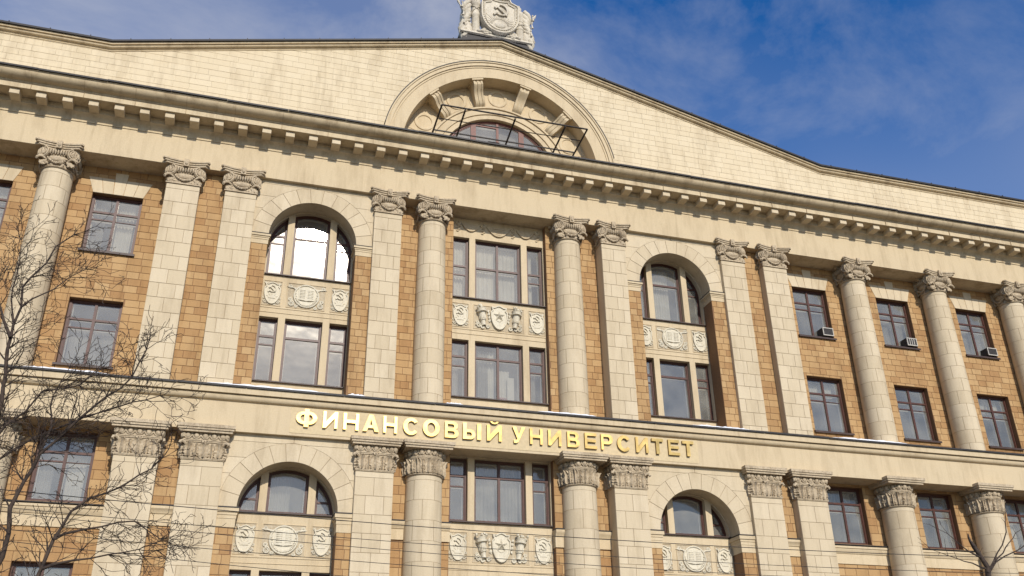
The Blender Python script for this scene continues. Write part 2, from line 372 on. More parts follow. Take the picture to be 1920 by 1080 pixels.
# ---- gable
GZ0, KX, KZ, AZ = 22.9, 15.1, 25.40, 29.15; Y_G = 0.25; GS = (AZ-KZ)/KX
def gtop(x): return KZ if abs(x) >= KX else AZ-GS*abs(x)
ARC_C = 23.2; R_OUT, R_OPEN = 4.93, 4.13
def arc(cx, cz, r, a0, a1, n): return [(cx+r*cos(a0+(a1-a0)*i/n), cz+r*sin(a0+(a1-a0)*i/n)) for i in range(n+1)]
gw = MB()
RO2 = R_OPEN+0.2
outl = [(XL, GZ0), (-RO2, GZ0)]+[(-RO2, ARC_C)]+list(reversed(arc(0, ARC_C, RO2, 0, pi, 40)))[1:]+[(RO2, GZ0), (XR, GZ0), (XR, KZ), (KX, KZ), (0, AZ), (-KX, KZ), (XL, KZ)]
gw.prism(outl, Y_G+0.018, 1.2); gable = gw.build('gable_wall', 'gablejoint', B, None)
unit_block = MB(); unit_block.add([(0,0,0),(1,0,0),(1,0,1),(0,0,1),(0,1,0),(1,1,0),(1,1,1),(0,1,1)], [(0,1,2,3),(1,0,4,5),(2,1,5,6),(3,2,6,7),(0,3,7,4)])
def clip_half(poly, a, b, c):          # keep a*x+b*z<=c
    res = []
    for i in range(len(poly)):
        p, q = poly[i], poly[(i+1) % len(poly)]; fp, fq = a*p[0]+b*p[1]-c, a*q[0]+b*q[1]-c
        if fp <= 0: res.append(p)
        if (fp < 0 < fq) or (fq < 0 < fp):
            t = fp/(fp-fq); res.append((p[0]+(q[0]-p[0])*t, p[1]+(q[1]-p[1])*t))
    return res
rng = random.Random(3)
gblocks = []
ch_ = 0.272; row = 0; z = GZ0
while z < AZ:
    x = XL+rng.uniform(0, 0.5)
    while x < XR:
        w = rng.choice((0.5, 0.58, 0.66, 0.8)); p = rect(x+0.0022, min(x+w, XR)-0.0022, z+0.0038, z+ch_-0.0038); x += w
        cx = (p[0][0]+p[1][0])/2; cz = z+ch_/2
        if cx*cx+(cz-ARC_C)**2 < 4.55**2 and cz > ARC_C: continue
        if abs(cx) < 4.5 and cz <= ARC_C: continue
        if z+ch_ > KZ:
            if abs(cx) >= KX: p = clip_half(p, 0, 1, KZ)
            else:
                p = clip_half(p, GS, 1, AZ); p = clip_half(p, -GS, 1, AZ) if len(p) > 2 else p
        if len(p) < 3: continue
        gblocks.append(p)
    z += ch_; row += 1
def emit_pieces(pieces, y, name, mat, parent, limit, depth=0.016, stuffname=None, jit=0.0025):
    """pieces: polygons in (x,z). nearest `limit` in view become objects, the rest one stuff part."""
    me = None
    def key(p):
        cx = sum(q[0] for q in p)/len(p); cz = sum(q[1] for q in p)/len(p)
        return (0 if in_view((cx, y, cz), 0) else 1, (Vector((cx, y, cz))-CAM).length)
    ps = sorted(pieces, key=key); rest = MB(); cnt = 0
    for p in ps:
        dy = random.uniform(-jit, jit)
        isr = len(p) == 4 and abs(p[0][1]-p[1][1]) < 1e-6 and abs(p[2][1]-p[3][1]) < 1e-6 and abs(p[0][0]-p[3][0]) < 1e-6 and abs(p[1][0]-p[2][0]) < 1e-6
        if cnt < limit and key(p)[0] == 0 and isr:
            if me is None: me = unit_block_mesh(mat)
            put(name, me, parent, (p[0][0], y+dy, p[0][1]), (p[1][0]-p[0][0], depth, p[2][1]-p[0][1])); cnt += 1
        else:
            b = rest
            n = len(p); f = inset(p, 0.004)
            vs = [(q[0], y+dy, q[1]) for q in f]+[(q[0], y+dy+0.004, q[1]) for q in p]+[(q[0], y+depth, q[1]) for q in p]
            fs = [tuple(range(n))]
            for i in range(n):
                j = (i+1) % n; fs += [(j, i, i+n, j+n), (j+n, i+n, i+2*n, j+2*n)]
            b.add(vs, fs)
    if rest.v:
        o = rest.build(stuffname or name+'work', mat, parent, None); o['kind'] = 'stuff'
    return cnt
_ubm = {}
def unit_block_mesh(mat):
    if mat not in _ubm:
        m = MB(); c, d = 0.012, 0.25
        m.add([(c,0,c*1.6),(1-c,0,c*1.6),(1-c,0,1-c*1.6),(c,0,1-c*1.6),(0,d,0),(1,d,0),(1,d,1),(0,d,1),(0,1,0),(1,1,0),(1,1,1),(0,1,1)],
              [(0,1,2,3),(1,0,4,5),(2,1,5,6),(3,2,6,7),(0,3,7,4),(5,4,8,9),(6,5,9,10),(7,6,10,11),(4,7,11,8)])
        _ubm[mat] = m.mesh('stone_piece', MAT[mat], None)
    return _ubm[mat]
emit_pieces(gblocks, Y_G, 'ashlar_block', 'gable', gable, 300, stuffname='ashlar_work', jit=0.003)
# raking coping
cop = MB(); path = [(XL, KZ), (-KX, KZ), (0, AZ), (KX, KZ), (XR, KZ)]
def sweep(mb, path, prof):
    n = len(prof); vs = []; fs = []
    for x, z in path:
        for y, dz in prof: vs.append((x, y, z+dz))
    for i in range(len(path)-1):
        for q in range(n):
            r = (q+1) % n; fs.append((i*n+r, i*n+q, (i+1)*n+q, (i+1)*n+r))
    fs.append(tuple(range(n))); fs.append(tuple(reversed(range((len(path)-1)*n, len(path)*n))))
    mb.add(vs, fs)
sweep(cop, path, [(0.6, -0.02), (0.225, -0.02), (0.225, 0.02), (0.20, 0.03), (0.195, 0.055), (0.15, 0.06), (0.115, 0.085), (0.10, 0.125), (0.10, 0.16), (0.04, 0.165), (0.04, 0.27), (0.6, 0.29)])
cop = cop.build('gable_coping', 'cover', B, 25)
cap = MB(); sweep(cap, path, [(0.7, 0.285), (-0.005, 0.285), (-0.015, 0.25), (-0.03, 0.25), (-0.025, 0.335), (0.7, 0.36)]); cap.build('coping_flashing', 'metal', cop, None)
for k in range(40):
    x = XL+1.1+k*1.37
    if x < XR:
        seam = MB(); seam.box(x, x+0.03, -0.036, 0.2, gtop(x)+0.25, gtop(x)+0.375); seam.build('flashing_seam', 'metal', cop, None)
sn = MB(); rr = random.Random(5); x = -24.0
while x < XR-3:
    w = rr.uniform(0.8, 3.5)
    if rr.random() < 0.55:
        pts = [(x+w*i/4, gtop(x+w*i/4)) for i in range(5)]
        sweep(sn, pts, [(0.6, 0.345), (0.01, 0.334), (0.012, 0.36), (0.05, 0.375), (0.6, 0.40)])
    x += w+rr.uniform(0.1, 1.2)
sn.build('snow_crust', 'snow', cop, None)['kind'] = 'stuff'
# roof body behind
rf = MB(); rf.prism([(XL, 22.6), (XR, 22.6), (XR, KZ+0.2), (KX, KZ+0.2), (0, AZ+0.2), (-KX, KZ+0.2), (XL, KZ+0.2)], 1.21, 17.0); rf.build('roof', 'metal', B, None)
# ---- arch in the gable
def ring_prism(mb, cx, cz, r0, r1, y0, y1, a0=0, a1=pi, n=48, skirt=None):
    mb.prism(arc(cx, cz, r1, a0, a1, n)+list(reversed(arc(cx, cz, r0, a0, a1, n))), y0, y1)
ga = MB(); ring_prism(ga, 0, ARC_C, R_OPEN, 4.62, 0.10, 0.95)
for r0, r1, y in ((4.62, 4.70, 0.07), (4.70, 4.84, 0.02), (4.84, 4.90, -0.02)): ring_prism(ga, 0, ARC_C, r0, r1, y, 0.6)
ga.box(-4.62, -R_OPEN, 0.102, 0.95, GZ0, ARC_C); ga.box(R_OPEN, 4.62, 0.102, 0.95, GZ0, ARC_C)
ga = ga.build('gable_arch', 'cream', B, 30)
gl_ = MB(); ring_prism(gl_, 0, ARC_C, 4.90, 4.935, -0.035, 0.5, radians(11), radians(169)); gl_.build('arch_flashing', 'metal', ga, None)
gn = MB(); gn.prism(arc(0, ARC_C, 4.3, 0, pi, 48), 0.80, 0.97, [list(reversed(arc(0, ARC_C, 2.45, 0.02, pi-0.02, 40)))])
gn = gn.build('niche_wall', 'cream', B, 30)
ra = MB()
for r0, r1, y in ((2.45, 2.62, 0.70), (2.62, 2.68, 0.73), (2.68, 2.86, 0.68), (2.86, 2.98, 0.72), (2.98, 3.05, 0.66)): ring_prism(ra, 0, ARC_C, r0, r1, y, 0.96)
ra.build('window_archivolt', 'cream', gn, 30)
for a in (-60, -30, 0, 30, 60):
    c = MB(); cx, cz = 3.60*sin(radians(a)), ARC_C+3.60*cos(radians(a))
    c.M = Matrix.Translation((cx, 0.80, cz)) @ Matrix.Rotation(pi/2, 4, 'X')
    c.lathe([(0.29, -0.005), (0.30, 0.035), (0.36, 0.05), (0.42, 0.035), (0.43, -0.005)], 28)
    c.build('round_boss', 'cream', gn, 40)
    pn = MB(); w = radians(9.6)
    pn.prism(arc(0, ARC_C, 4.06, pi/2-radians(a)-w, pi/2-radians(a)+w, 8)+list(reversed(arc(0, ARC_C, 3.14, pi/2-radians(a)-w, pi/2-radians(a)+w, 8))), 0.785, 0.81,
             [list(reversed(arc(0, ARC_C, 4.0, pi/2-radians(a)-w*.93, pi/2-radians(a)+w*.93, 8)+list(reversed(arc(0, ARC_C, 3.2, pi/2-radians(a)-w*.93, pi/2-radians(a)+w*.93, 8)))))])
    pn.build('niche_panel', 'cream', gn, None)
for a in (-45, -15, 15, 45):
    c = MB(); c.M = Matrix.Translation((0, 0, ARC_C)) @ Matrix.Rotation(radians(a), 4, 'Y')
    # S-shaped console: profile (y, r) stepped with three flutes
    for i in range(5):
        x0 = -0.20+0.08*i; dd = 0.0 if i % 2 == 0 else 0.03
        pr_ = [(0.85, 3.06), (0.85, 4.05), (0.20+dd, 4.05), (0.16+dd, 3.98), (0.17+dd, 3.86), (0.25+dd, 3.75), (0.36+dd, 3.66), (0.45+dd, 3.52), (0.50+dd, 3.35), (0.53+dd, 3.2), (0.60+dd, 3.12), (0.68+dd, 3.06)]
        c.extrude_x(pr_, x0, x0+0.079)
    c.box(-0.25, 0.25, 0.12, 0.85, 4.05, 4.14)
    c.build('console_bracket', 'cream', gn, 30)

# ================================================================ WINDOWS
def clip_arch(x0, x1, z0, cx, cz, r, n=10, ztop=None):
    """polygon of the light x0..x1 from z0 up to the circle"""
    pts = [(x0, z0), (x1, z0)]
    for i in range(n+1):
        x = x1+(x0-x1)*i/n; h = cz+sqrt(max(0, r*r-(x-cx)**2))
        if ztop is not None: h = min(h, ztop)
        pts.append((x, max(h, z0+0.002)))
    return pts
WN = [0]
def window(parent, outl, bars, y, mat='frame', fw=0.075, curtain=None, curtmat='curtain', sill=None, wob=0.009, box=True):
    """outl: polygon. bars: list of rect (x0,x1,z0,z1) of glazing bars; panes are the cells left between; casing frame, bars, panes."""
    WN[0] += 1; rg = random.Random(WN[0])
    fn = outl if callable(outl) else (lambda d, q=outl: inset(q, d))
    outl = fn(0.0); inn = fn(fw)
    fr = MB(); fr.prism(outl, y, y+0.10, [list(reversed(inn))])
    inn2 = fn(fw+0.035); fr.prism(fn(fw-0.002), y+0.03, y+0.08, [list(reversed(inn2))])
    xs0 = min(p[0] for p in inn); xs1 = max(p[0] for p in inn); zs0 = min(p[1] for p in inn); zs1 = max(p[1] for p in inn)
    for (x0, x1, z0, z1, dep) in bars:
        p = clip_poly(inn, x0, x1, z0, z1)
        if len(p) > 2: fr.prism(p, y+0.012+dep, y+0.075)
    w = fr.build('window', mat, parent, None)
    isash = MB(); isash.prism(fn(fw+0.012), y+0.175, y+0.215, [list(reversed(fn(fw+0.062)))])
    for (x0, x1, z0, z1, dep) in bars:
        e_ = 0.012; p = clip_poly(fn(fw+0.05), x0-e_*(z1-z0 > x1-x0), x1+e_*(z1-z0 > x1-x0), z0-e_*(x1-x0 > z1-z0), z1+e_*(x1-x0 > z1-z0))
        if len(p) > 2: isash.prism(p, y+0.18, y+0.21)
    isash.build('inner_sash', 'sash', w, None)
    # panes
    vx = sorted([(b[0], b[1]) for b in bars if b[3]-b[2] > b[1]-b[0] and b[3]-b[2] > 0.9*(zs1-zs0)])
    cols_ = []; cur = xs0
    for a, b in vx: cols_.append((cur, a)); cur = b
    cols_.append((cur, xs1))
    for ca, cb in cols_:
        hz = sorted([(b[2], b[3]) for b in bars if b[1]-b[0] >= b[3]-b[2] and b[0] < (ca+cb)/2 < b[1]]); cz_ = zs0; rows_ = []
        for a, b in hz: rows_.append((cz_, a)); cz_ = b
        rows_.append((cz_, zs1))
        for ra_, rb_ in rows_:
            p = clip_poly(inn2 if False else inn, ca, cb, ra_, rb_)
            if len(p) < 3: continue
            g_ = MB(); tx, tz = rg.uniform(-wob, wob), rg.uniform(-wob, wob); cx_ = (ca+cb)/2; cz2 = (ra_+rb_)/2
            g_.add([(q[0], y+0.05+(q[0]-cx_)*tx+(q[1]-cz2)*tz, q[1]) for q in p], [tuple(range(len(p)))])
            g_.build('pane', 'glass', w, None)
    zb, zt = zs0, zs1
    if curtain:
        for (f0, f1, h0, h1, mt) in curtain:
            c = MB(); n = 40; xa, xb = xs0+(xs1-xs0)*f0, xs0+(xs1-xs0)*f1; za, zc = zb+(zt-zb)*h0, zb+(zt-zb)*h1; vs = []; fs = []
            ph = rg.uniform(0, 6); k = (xb-xa)/0.11*2*pi
            for i in range(n+1):
                t = i/n; yy = y+0.34+0.025*sin(ph+k*t+0.8*sin(5*t))
                vs += [(xa+(xb-xa)*t, yy+0.02*sin(3*t+ph), za), (xa+(xb-xa)*t, yy, zc)]
            for i in range(n): fs.append((2*i, 2*i+2, 2*i+3, 2*i+1))
            c.add(vs, fs); c.build('curtain', mt, w, 60)
    if sill:
        s_ = MB(); x0, x1, z0, dep = sill
        s_.box(x0, x1, y-dep, y+0.05, z0-0.045, z0, 0.006); s_.box(x0, x1, y-dep-0.008, y-dep+0.012, z0-0.085, z0-0.01); s_.build('sill', 'sill', w, None)
    return w
def clip_poly(p, x0, x1, z0, z1):
    p = clip_half(p, -1, 0, -x0)
    if len(p) > 2: p = clip_half(p, 1, 0, x1)
    if len(p) > 2: p = clip_half(p, 0, -1, -z0)
    if len(p) > 2: p = clip_half(p, 0, 1, z1)
    return p
def casement(parent, x0, x1, z0, z1, y, seed, fort=True, sill=True):
    rg = random.Random(seed); xm = (x0+x1)/2; h = z1-z0; zt = z0+h*0.70; zf = z0+h*0.575
    bars = [(xm-0.045, xm+0.045, z0, z1, -0.008), (x0, xm-0.045, zt, zt+0.075, 0), (xm+0.045, x1, zt, zt+0.075, 0)]
    bars.append((x0, xm-0.045, zf, zf+0.05, 0.01))
    if fort: bars.append((xm+0.045, x1, zf, zf+0.022, 0.015))
    cur = rg.choice([[(0.0, 1.0, 0, 0.98, 'curtain')], [(0.0, 0.42, 0, 0.98, 'curtain'), (0.62, 1.0, 0, 0.98, 'curtain')], [(0, 0.3, 0, 0.98, 'curtaing'), (0.55, 0.9, 0, .98, 'curtain')], [(0.05, 0.95, 0.0, 0.66, 'curtaing')], None, [(0.0, 0.2, 0, .98, 'curtain')], [(0.1, 0.9, 0.72, .98, 'curtain')], [(0.5, 0.98, 0, .6, 'curtaing')]])
    w = window(parent, rect(x0, x1, z0, z1), bars, y, curtain=cur, sill=(x0-0.07, x1+0.07, z0, 0.29) if sill else None)
    return w

# gable window
outl = arc(0, ARC_C, 2.43, 0.02, pi-0.02, 40)
gbars = [(-1.15, -0.93, 23, 26, 0), (-0.05, 0.05, 23, 26, 0), (0.93, 1.15, 23, 26, 0), (-0.93, -0.05, 25.3, 25.36, 0)]
window(gn, lambda d: arc(0, ARC_C, 2.43-d, 0.02+d/2.4, pi-0.02-d/2.4, 40), gbars, 0.86, 'gframe', 0.07, curtain=None)

# ---------------------------------------------------------------- walls of the wings
bricks = {}     # y -> list of polys
def sub_rect(r, h):
    x0, x1, z0, z1 = r; a0, a1, b0, b1 = h
    if a1 <= x0 or a0 >= x1 or b1 <= z0 or b0 >= z1: return [r]
    res = []
    if a0 > x0: res.append((x0, a0, z0, z1))
    if a1 < x1: res.append((a1, x1, z0, z1))
    m0, m1 = max(x0, a0), min(x1, a1)
    if b0 > z0: res.append((m0, m1, z0, b0))
    if b1 < z1: res.append((m0, m1, b1, z1))
    return res
def brickwork(x0, x1, z0, z1, y, holes, wid=(0.38, 0.55), hgt=0.2655, seed=0):
    rg = random.Random(seed); z = z0; gap = 0.007
    while z < z1-0.03:
        zt = min(z+hgt, z1); x = x0-rg.uniform(0, 0.3)
        while x < x1:
            w = rg.uniform(*wid) if rg.random() < 0.8 else rg.uniform(0.2, 0.34)
            rs = [(max(x, x0), min(x+w, x1), z, zt)]; x += w
            for h in holes:
                rs = [q for r in rs for q in sub_rect(r, h)]
            for r in rs:
                if r[1]-r[0] > 0.05 and r[3]-r[2] > 0.04:
                    bricks.setdefault(y, []).append(rect(r[0]+gap, r[1]-gap, r[2]+gap, r[3]-gap))
        z = zt
unit_wall_parent = empty('brick_walls', parent=B) if False else None
def wall(name, x0, x1, z0, z1, y, depth, holes, mat='brickjoint'):
    w = MB(); w.prism(rect(x0, x1, z0, z1), y+0.014, y+depth, [list(reversed(rect(*h))) for h in holes]); return w.build(name, mat, B, None)
brick_parent = None
WH_ = 0.835
def wing(side):
    """side +1 right, -1 left"""
    global brick_parent
    lo, hi = (12.3, XR) if side > 0 else (XL, -12.3)
    holes = []; wins = []
    for wx in WWIN:
        x = side*wx
        if x-WH_ < lo or x+WH_ > hi: continue
        for (z0, z1) in ((17.40, 19.68), (13.22, 15.58), (8.80, 11.0), (4.75, 7.02)):
            holes.append((x-WH_, x+WH_, z0, z1)); wins.append((x, z0, z1))
    w = wall('wing_wall', lo, hi, 0.3, 20.74, Y_WING, 0.42, holes)
    if brick_parent is None: brick_parent = w
    brickwork(lo, hi, 12.5, 20.74, Y_WING, holes, seed=11+side)
    brickwork(lo, hi, 4.0, 8.05, Y_WING, holes+[], wid=(0.42, 0.62), hgt=0.30, seed=21+side)
    brickwork(lo, hi, 8.64, 11.12, Y_WING, holes, hgt=0.30, seed=31+side)
    for i, (x, z0, z1) in enumerate(wins):
        if abs(x) > 23 and z0 < 12 or (side < 0 and abs(x) > 19): 
            pass
        casement(w, x-WH_, x+WH_, z0, z1, Y_WING+0.21, 100+i+(50 if side > 0 else 0), sill=(z0 > 12))
    # string course under the lower windows
    bd = MB(); bd.extrude_x([(1.2, 8.04), (0.88, 8.04), (0.88, 8.40), (0.85, 8.42), (0.83, 8.47), (0.80, 8.52), (0.79, 8.60), (0.76, 8.605), (0.76, 8.68), (1.2, 8.74)], lo, hi); bd = bd.build('string_course', 'cream', B, 25)
    tp = MB(); tp.box(lo, hi, 0.745, 1.0, 8.715, 8.745); tp.build('course_flashing', 'metal', bd, None)
    # flat arches over the top windows
    for wx in WWIN:
        x = side*wx
        if x-1 < lo or x+1 > hi: continue
        zb, zt = 19.685, 20.30
        es = [-WH_, -0.5, -0.17, 0.17, 0.5, WH_]; et = [-1.06, -0.62, -0.21, 0.21, 0.62, 1.06]
        for i in range(5):
            s_ = MB(); top = zt+(0.27 if i == 2 else 0)
            k = (top-zt)/0.62
            s_.prism([(x+es[i]+0.006, zb), (x+es[i+1]-0.006, zb), (x+et[i+1]-0.006+(0.02 if i == 2 else 0)*1, top), (x+et[i]+0.006, top)], Y_WING-0.016, Y_WING+0.05, ch=0.004)
            s_.build('lintel_stone', 'block', w, None)
        th = [(x+s*1.02, 20.3) for s in (-1, 1)]
wing(1); wing(-1)

# ---------------------------------------------------------------- strips between paired pilasters
for s in (-1, 1):
    lo, hi = sorted((s*10.3, s*11.35))
    w = wall('pier_wall', lo, hi, 0.3, 20.74, Y_PAIR, 0.5, [])
    brickwork(lo+0.05, hi-0.05, 12.5, 20.72, Y_PAIR, [], seed=41+s); brickwork(lo+0.05, hi-0.05, 4.2, 8.1, Y_PAIR, [], hgt=0.3, seed=43+s); brickwork(lo+0.05, hi-0.05, 8.7, 11.12, Y_PAIR, [], hgt=0.3, seed=45+s)
    bd = MB(); bd.extrude_x([(0.7, 8.10), (0.31, 8.10), (0.31, 8.44), (0.28, 8.46), (0.26, 8.52), (0.23, 8.56), (0.20, 8.60), (0.20, 8.68), (0.7, 8.72)], lo+0.1, hi-0.1); bd = bd.build('string_course', 'cream', B, 25)
    tp = MB(); tp.box(lo+0.1, hi-0.1, 0.18, 0.5, 8.695, 8.725); tp.build('course_flashing', 'metal', bd, None)

# ---------------------------------------------------------------- arch bays
AC, AR = 7.17, 1.555
def arch_bay(s):
    c = s*AC; lo, hi = c-2.16, c+2.16
    for (zs, ztop, zj, name) in ((18.47, 20.73, 12.5, 'u'), (8.74, 11.115, 4.0, 'l')):
        zi = zs-0.40 if name == 'u' else zs-0.62
        # head
        hd = MB()
        outl = [(lo, zi), (c-AR, zi)]+[(c-AR, zs)]+list(reversed(arc(c, zs, AR, 0, pi, 36)))[1:]+[(c+AR, zi), (hi, zi), (hi, ztop), (lo, ztop)]
        hd.prism(outl, Y_ARCH+0.016, 0.92); hd = hd.build('arch_head', 'joint', B, None)
        so = MB(); so.M = Matrix.Identity(4)
        a_ = arc(c, zs, AR-0.004, 0, pi, 36); vs = []; fs = []
        for (x, z) in a_: vs += [(x, Y_ARCH+0.006, z), (x, 0.92, z)]
        for i in range(36): fs.append((2*i, 2*i+1, 2*i+3, 2*i+2))
        so.add(vs, fs); so.build('arch_soffit', 'cream', hd, 60)
        ro = 2.14; nv = 13
        for i in range(nv):
            a0, a1 = pi*i/nv+0.004, pi*(i+1)/nv-0.004
            v = MB(); pts = arc(c, zs, ro, a0, a1, 4)+list(reversed(arc(c, zs, AR-0.002, a0, a1, 4)))
            pts = clip_half(pts, 0, 1, ztop)
            v.prism(pts, Y_ARCH, Y_ARCH+0.03, ch=0.004); v.build('voussoir', 'block', hd, None)
        # spandrel stones
        rows = [zs, zs+0.53, zs+1.06, zs+1.59, zs+2.12, ztop]; rows = [r for r in rows if r < ztop-0.05]+[ztop]
        for sg in (-1, 1):
            for q in range(len(rows)-1):
                z0, z1 = rows[q]+0.005, rows[q+1]-0.005; edge = []
                for i in range(7):
                    z = z0+(z1-z0)*i/6; d = (ro+0.008)**2-(z-zs)**2
                    edge.append((c+sg*min(2.16, sqrt(d) if d > 0 else 0.01), z))
                if abs(edge[-1][0]-c) > 2.12 : continue
                pts = edge+[(c+sg*2.165, z1), (c+sg*2.165, z0)]
                v = MB(); v.prism(pts, Y_ARCH+0.002, Y_ARCH+0.03, ch=0.003); v.build('spandrel_stone', 'block', hd, None)
        # jambs
        for sg in (-1, 1):
            x0, x1 = sorted((c+sg*AR, c+sg*2.16)); j = MB(); j.box(x0, x1, Y_ARCH+0.014, 0.92, zj if name == 'u' else 0.3, zi+0.002); j.build('arch_jamb', 'brickjoint', B, None)
            brickwork(x0, x1, zj, zi, Y_ARCH, [], wid=(0.26, 0.40), hgt=0.2655 if name == 'u' else 0.30, seed=int(60+sg+7*s+zj))
            im = MB(); z0 = zi
            e0, e1 = (x0-(0 if sg > 0 else 0), x1)
            H_ = zs-zi
            for (f0, f1, ov) in ((0, 0.42, 0.015), (0.42, 0.60, 0.03), (0.60, 0.74, 0.05), (0.74, 0.94, 0.085)):
                a, b = (x0-ov, x1) if sg > 0 else (x0, x1+ov)
                im.box(a, b, Y_ARCH-ov, 0.915, zi+H_*f0+(0.001 if f0 else 0), zi+H_*f1)
            im = im.build('impost', 'cream', B, None)
            tp = MB(); a, b = (x0-0.10, x1) if sg > 0 else (x0, x1+0.10); tp.box(a, b, Y_ARCH-0.10, 0.91, zi+H_*0.945, zi+H_*1.0); tp.build('impost_flashing', 'metal', im, None)
        # inner panel with lights
        yp = Y_PAN; sx = [(-1.5, -0.89), (-0.65, 0.65), (0.89, 1.5)]
        R_in = AR+0.02
        zsill = 17.28 if name == 'u' else 8.80
        holes = []; lights = []
        for (a, b) in sx:
            fnn = lambda d, a=a, b=b, zsill=zsill, zs=zs: clip_arch(c+a+d, c+b-d, zsill+d, c, zs, AR-0.04-d, 12)
            p = fnn(0.0); holes.append(list(reversed(p))); lights.append((p, a, b, zsill, fnn))
        low = ((13.22, 15.60),) if name == 'u' else ((4.75, 7.0),)
        for (z0, z1) in low:
            for (a, b) in sx: holes.append(list(reversed(rect(c+a-(0.04 if a < -1 else 0), c+b+(0.04 if b > 1 else 0), z0, z1)))); lights.append((rect(c+a-(0.04 if a < -1 else 0), c+b+(0.04 if b > 1 else 0), z0, z1), a, b, z0, False))
        outer = [(c-R_in, zj if name == 'u' else 0.3), (c+R_in, zj if name == 'u' else 0.3), (c+R_in, zs)]+arc(c, zs, R_in, 0, pi, 36)[1:-1]+[(c-R_in, zs)]
        pn = MB(); pn.prism(outer, yp, yp+0.34, holes); pn = pn.build('window_surround', 'cream', B, None)
        # proud outer edges of the stone mullions
        for (p, a, b, z0, ar) in lights:
            zt = max(q[1] for q in p); bars = []
            x0, x1 = min(q[0] for q in p), max(q[0] for q in p)
            if ar and name == 'u':
                zb = 18.92
                bars.append((x0, x1, zb, zb+0.075, 0))
                if a != -0.65: bars.append((x0, x1, zb-0.30, zb-0.25, 0.01))
            elif ar:
                if a != -0.65: bars.append((x0, x1, z0+0.42, z0+0.48, 0))
            else:
                zb = z0+(zt-z0)*0.71; bars.append((x0, x1, zb, zb+0.08, 0))
                if a != -0.65: bars.append((x0, x1, zb-0.30, zb-0.25, 0.01))
            rg = random.Random(int(c*10)+int(z0*7)+int(a*10))
            cur = None
            if s > 0 and name == 'u' and ar and a == -0.65: cur = [(0.1, 0.75, 0, 0.95, 'curtain')]
            elif rg.random() < 0.4: cur = [(0, rg.uniform(0.3, 0.9), 0, 0.9, 'curtaing')]
            window(pn, ar or p, bars, yp+0.20, curtain=cur, fw=0.06)
        # sills
        for (z0, z1) in ((zsill, 0),)+tuple((l_[0], 0) for l_ in low):
            sl = MB(); sl.box(c-AR+0.02, c+AR-0.02, yp-0.09, yp+0.2, z0-0.05, z0-0.005, 0.006); sl.build('window_ledge', 'sill', pn, None)
        fl = MB(); zb = 16.05 if name == 'u' else 7.48
        fl.box(c-AR+0.01, c+AR-0.01, yp-0.02, yp+0.1, zb-0.10, zb-0.055); fl.box(c-AR+0.01, c+AR-0.01, yp-0.02, yp+0.1, zb-0.28, zb-0.265)
        fl.build('panel_fillet', 'cream', pn, None)
        relief_row(pn, c, zb, zb+0.94, yp, 'book')
# ---------------------------------------------------------------- reliefs
def shield_outline(cx, z0, z1, w, n=10):
    h = z1-z0; pts = []
    # bottom point up the right side
    for i in range(n+1):
        t = i/n; pts.append((cx+w*sin(t*pi/2)**0.75, z0+h*0.62*(1-cos(t*pi/2))**0.8))
    pts += [(cx+w*1.0, z0+h*0.72), (cx+w*0.80, z0+h*0.80), (cx+w*0.92, z0+h*0.93), (cx+w*0.55, z0+h*0.92), (cx+w*0.28, z0+h*0.97), (cx, z0+h)]
    return pts+[(2*cx-x, z) for x, z in reversed(pts[1:-1])]
def hammer_sickle(mb, cx, cz, r, y0, y1):
    # sickle blade: crescent opening to the left, handle lower left; hammer crossing
    pts = []
    for i in range(15):
        a = radians(105-i*17.5); pts.append((cx+r*cos(a), cz+r*sin(a)))
    inner = []
    for i in range(15):
        a = radians(105-i*17.5); t = i/14; w = r*(0.05+0.26*sin(pi*min(1, t*0.9+0.1))); inner.append((cx-0.0*r+(r-w)*cos(a), cz+(r-w)*sin(a)))
    mb.prism(pts+list(reversed(inner)), y0, y1)
    a = radians(105-14*17.5); ex, ez = cx+r*0.95*cos(a), cz+r*0.95*sin(a)
    mb.M = Matrix.Translation((ex, 0, ez)) @ Matrix.Rotation(radians(45), 4, 'Y'); mb.box(-0.16*r, 0.12*r, y0, y1, -0.5*r, 0.16*r); mb.M = Matrix.Identity(4)
    mb.M = Matrix.Translation((cx-0.05*r, 0, cz-0.05*r)) @ Matrix.Rotation(radians(-45), 4, 'Y')
    mb.box(-0.10*r, 0.10*r, y0-0.004, y1, -1.15*r, 0.75*r); mb.box(-0.42*r, 0.30*r, y0-0.006, y1, 0.62*r, 0.98*r); mb.M = Matrix.Identity(4)
def leaf_scroll(mb, x, z, r, turn, y, dirn=1, rad=0.02):
    pts = []
    for i in range(22):
        t = i/21; a = turn+dirn*t*2.1*2*pi; rr_ = r*(1-0.85*t); pts.append((x+rr_*cos(a), y, z+rr_*sin(a)))
    mb.tube(pts, [rad*(1-0.5*i/21) for i in range(22)], 5)
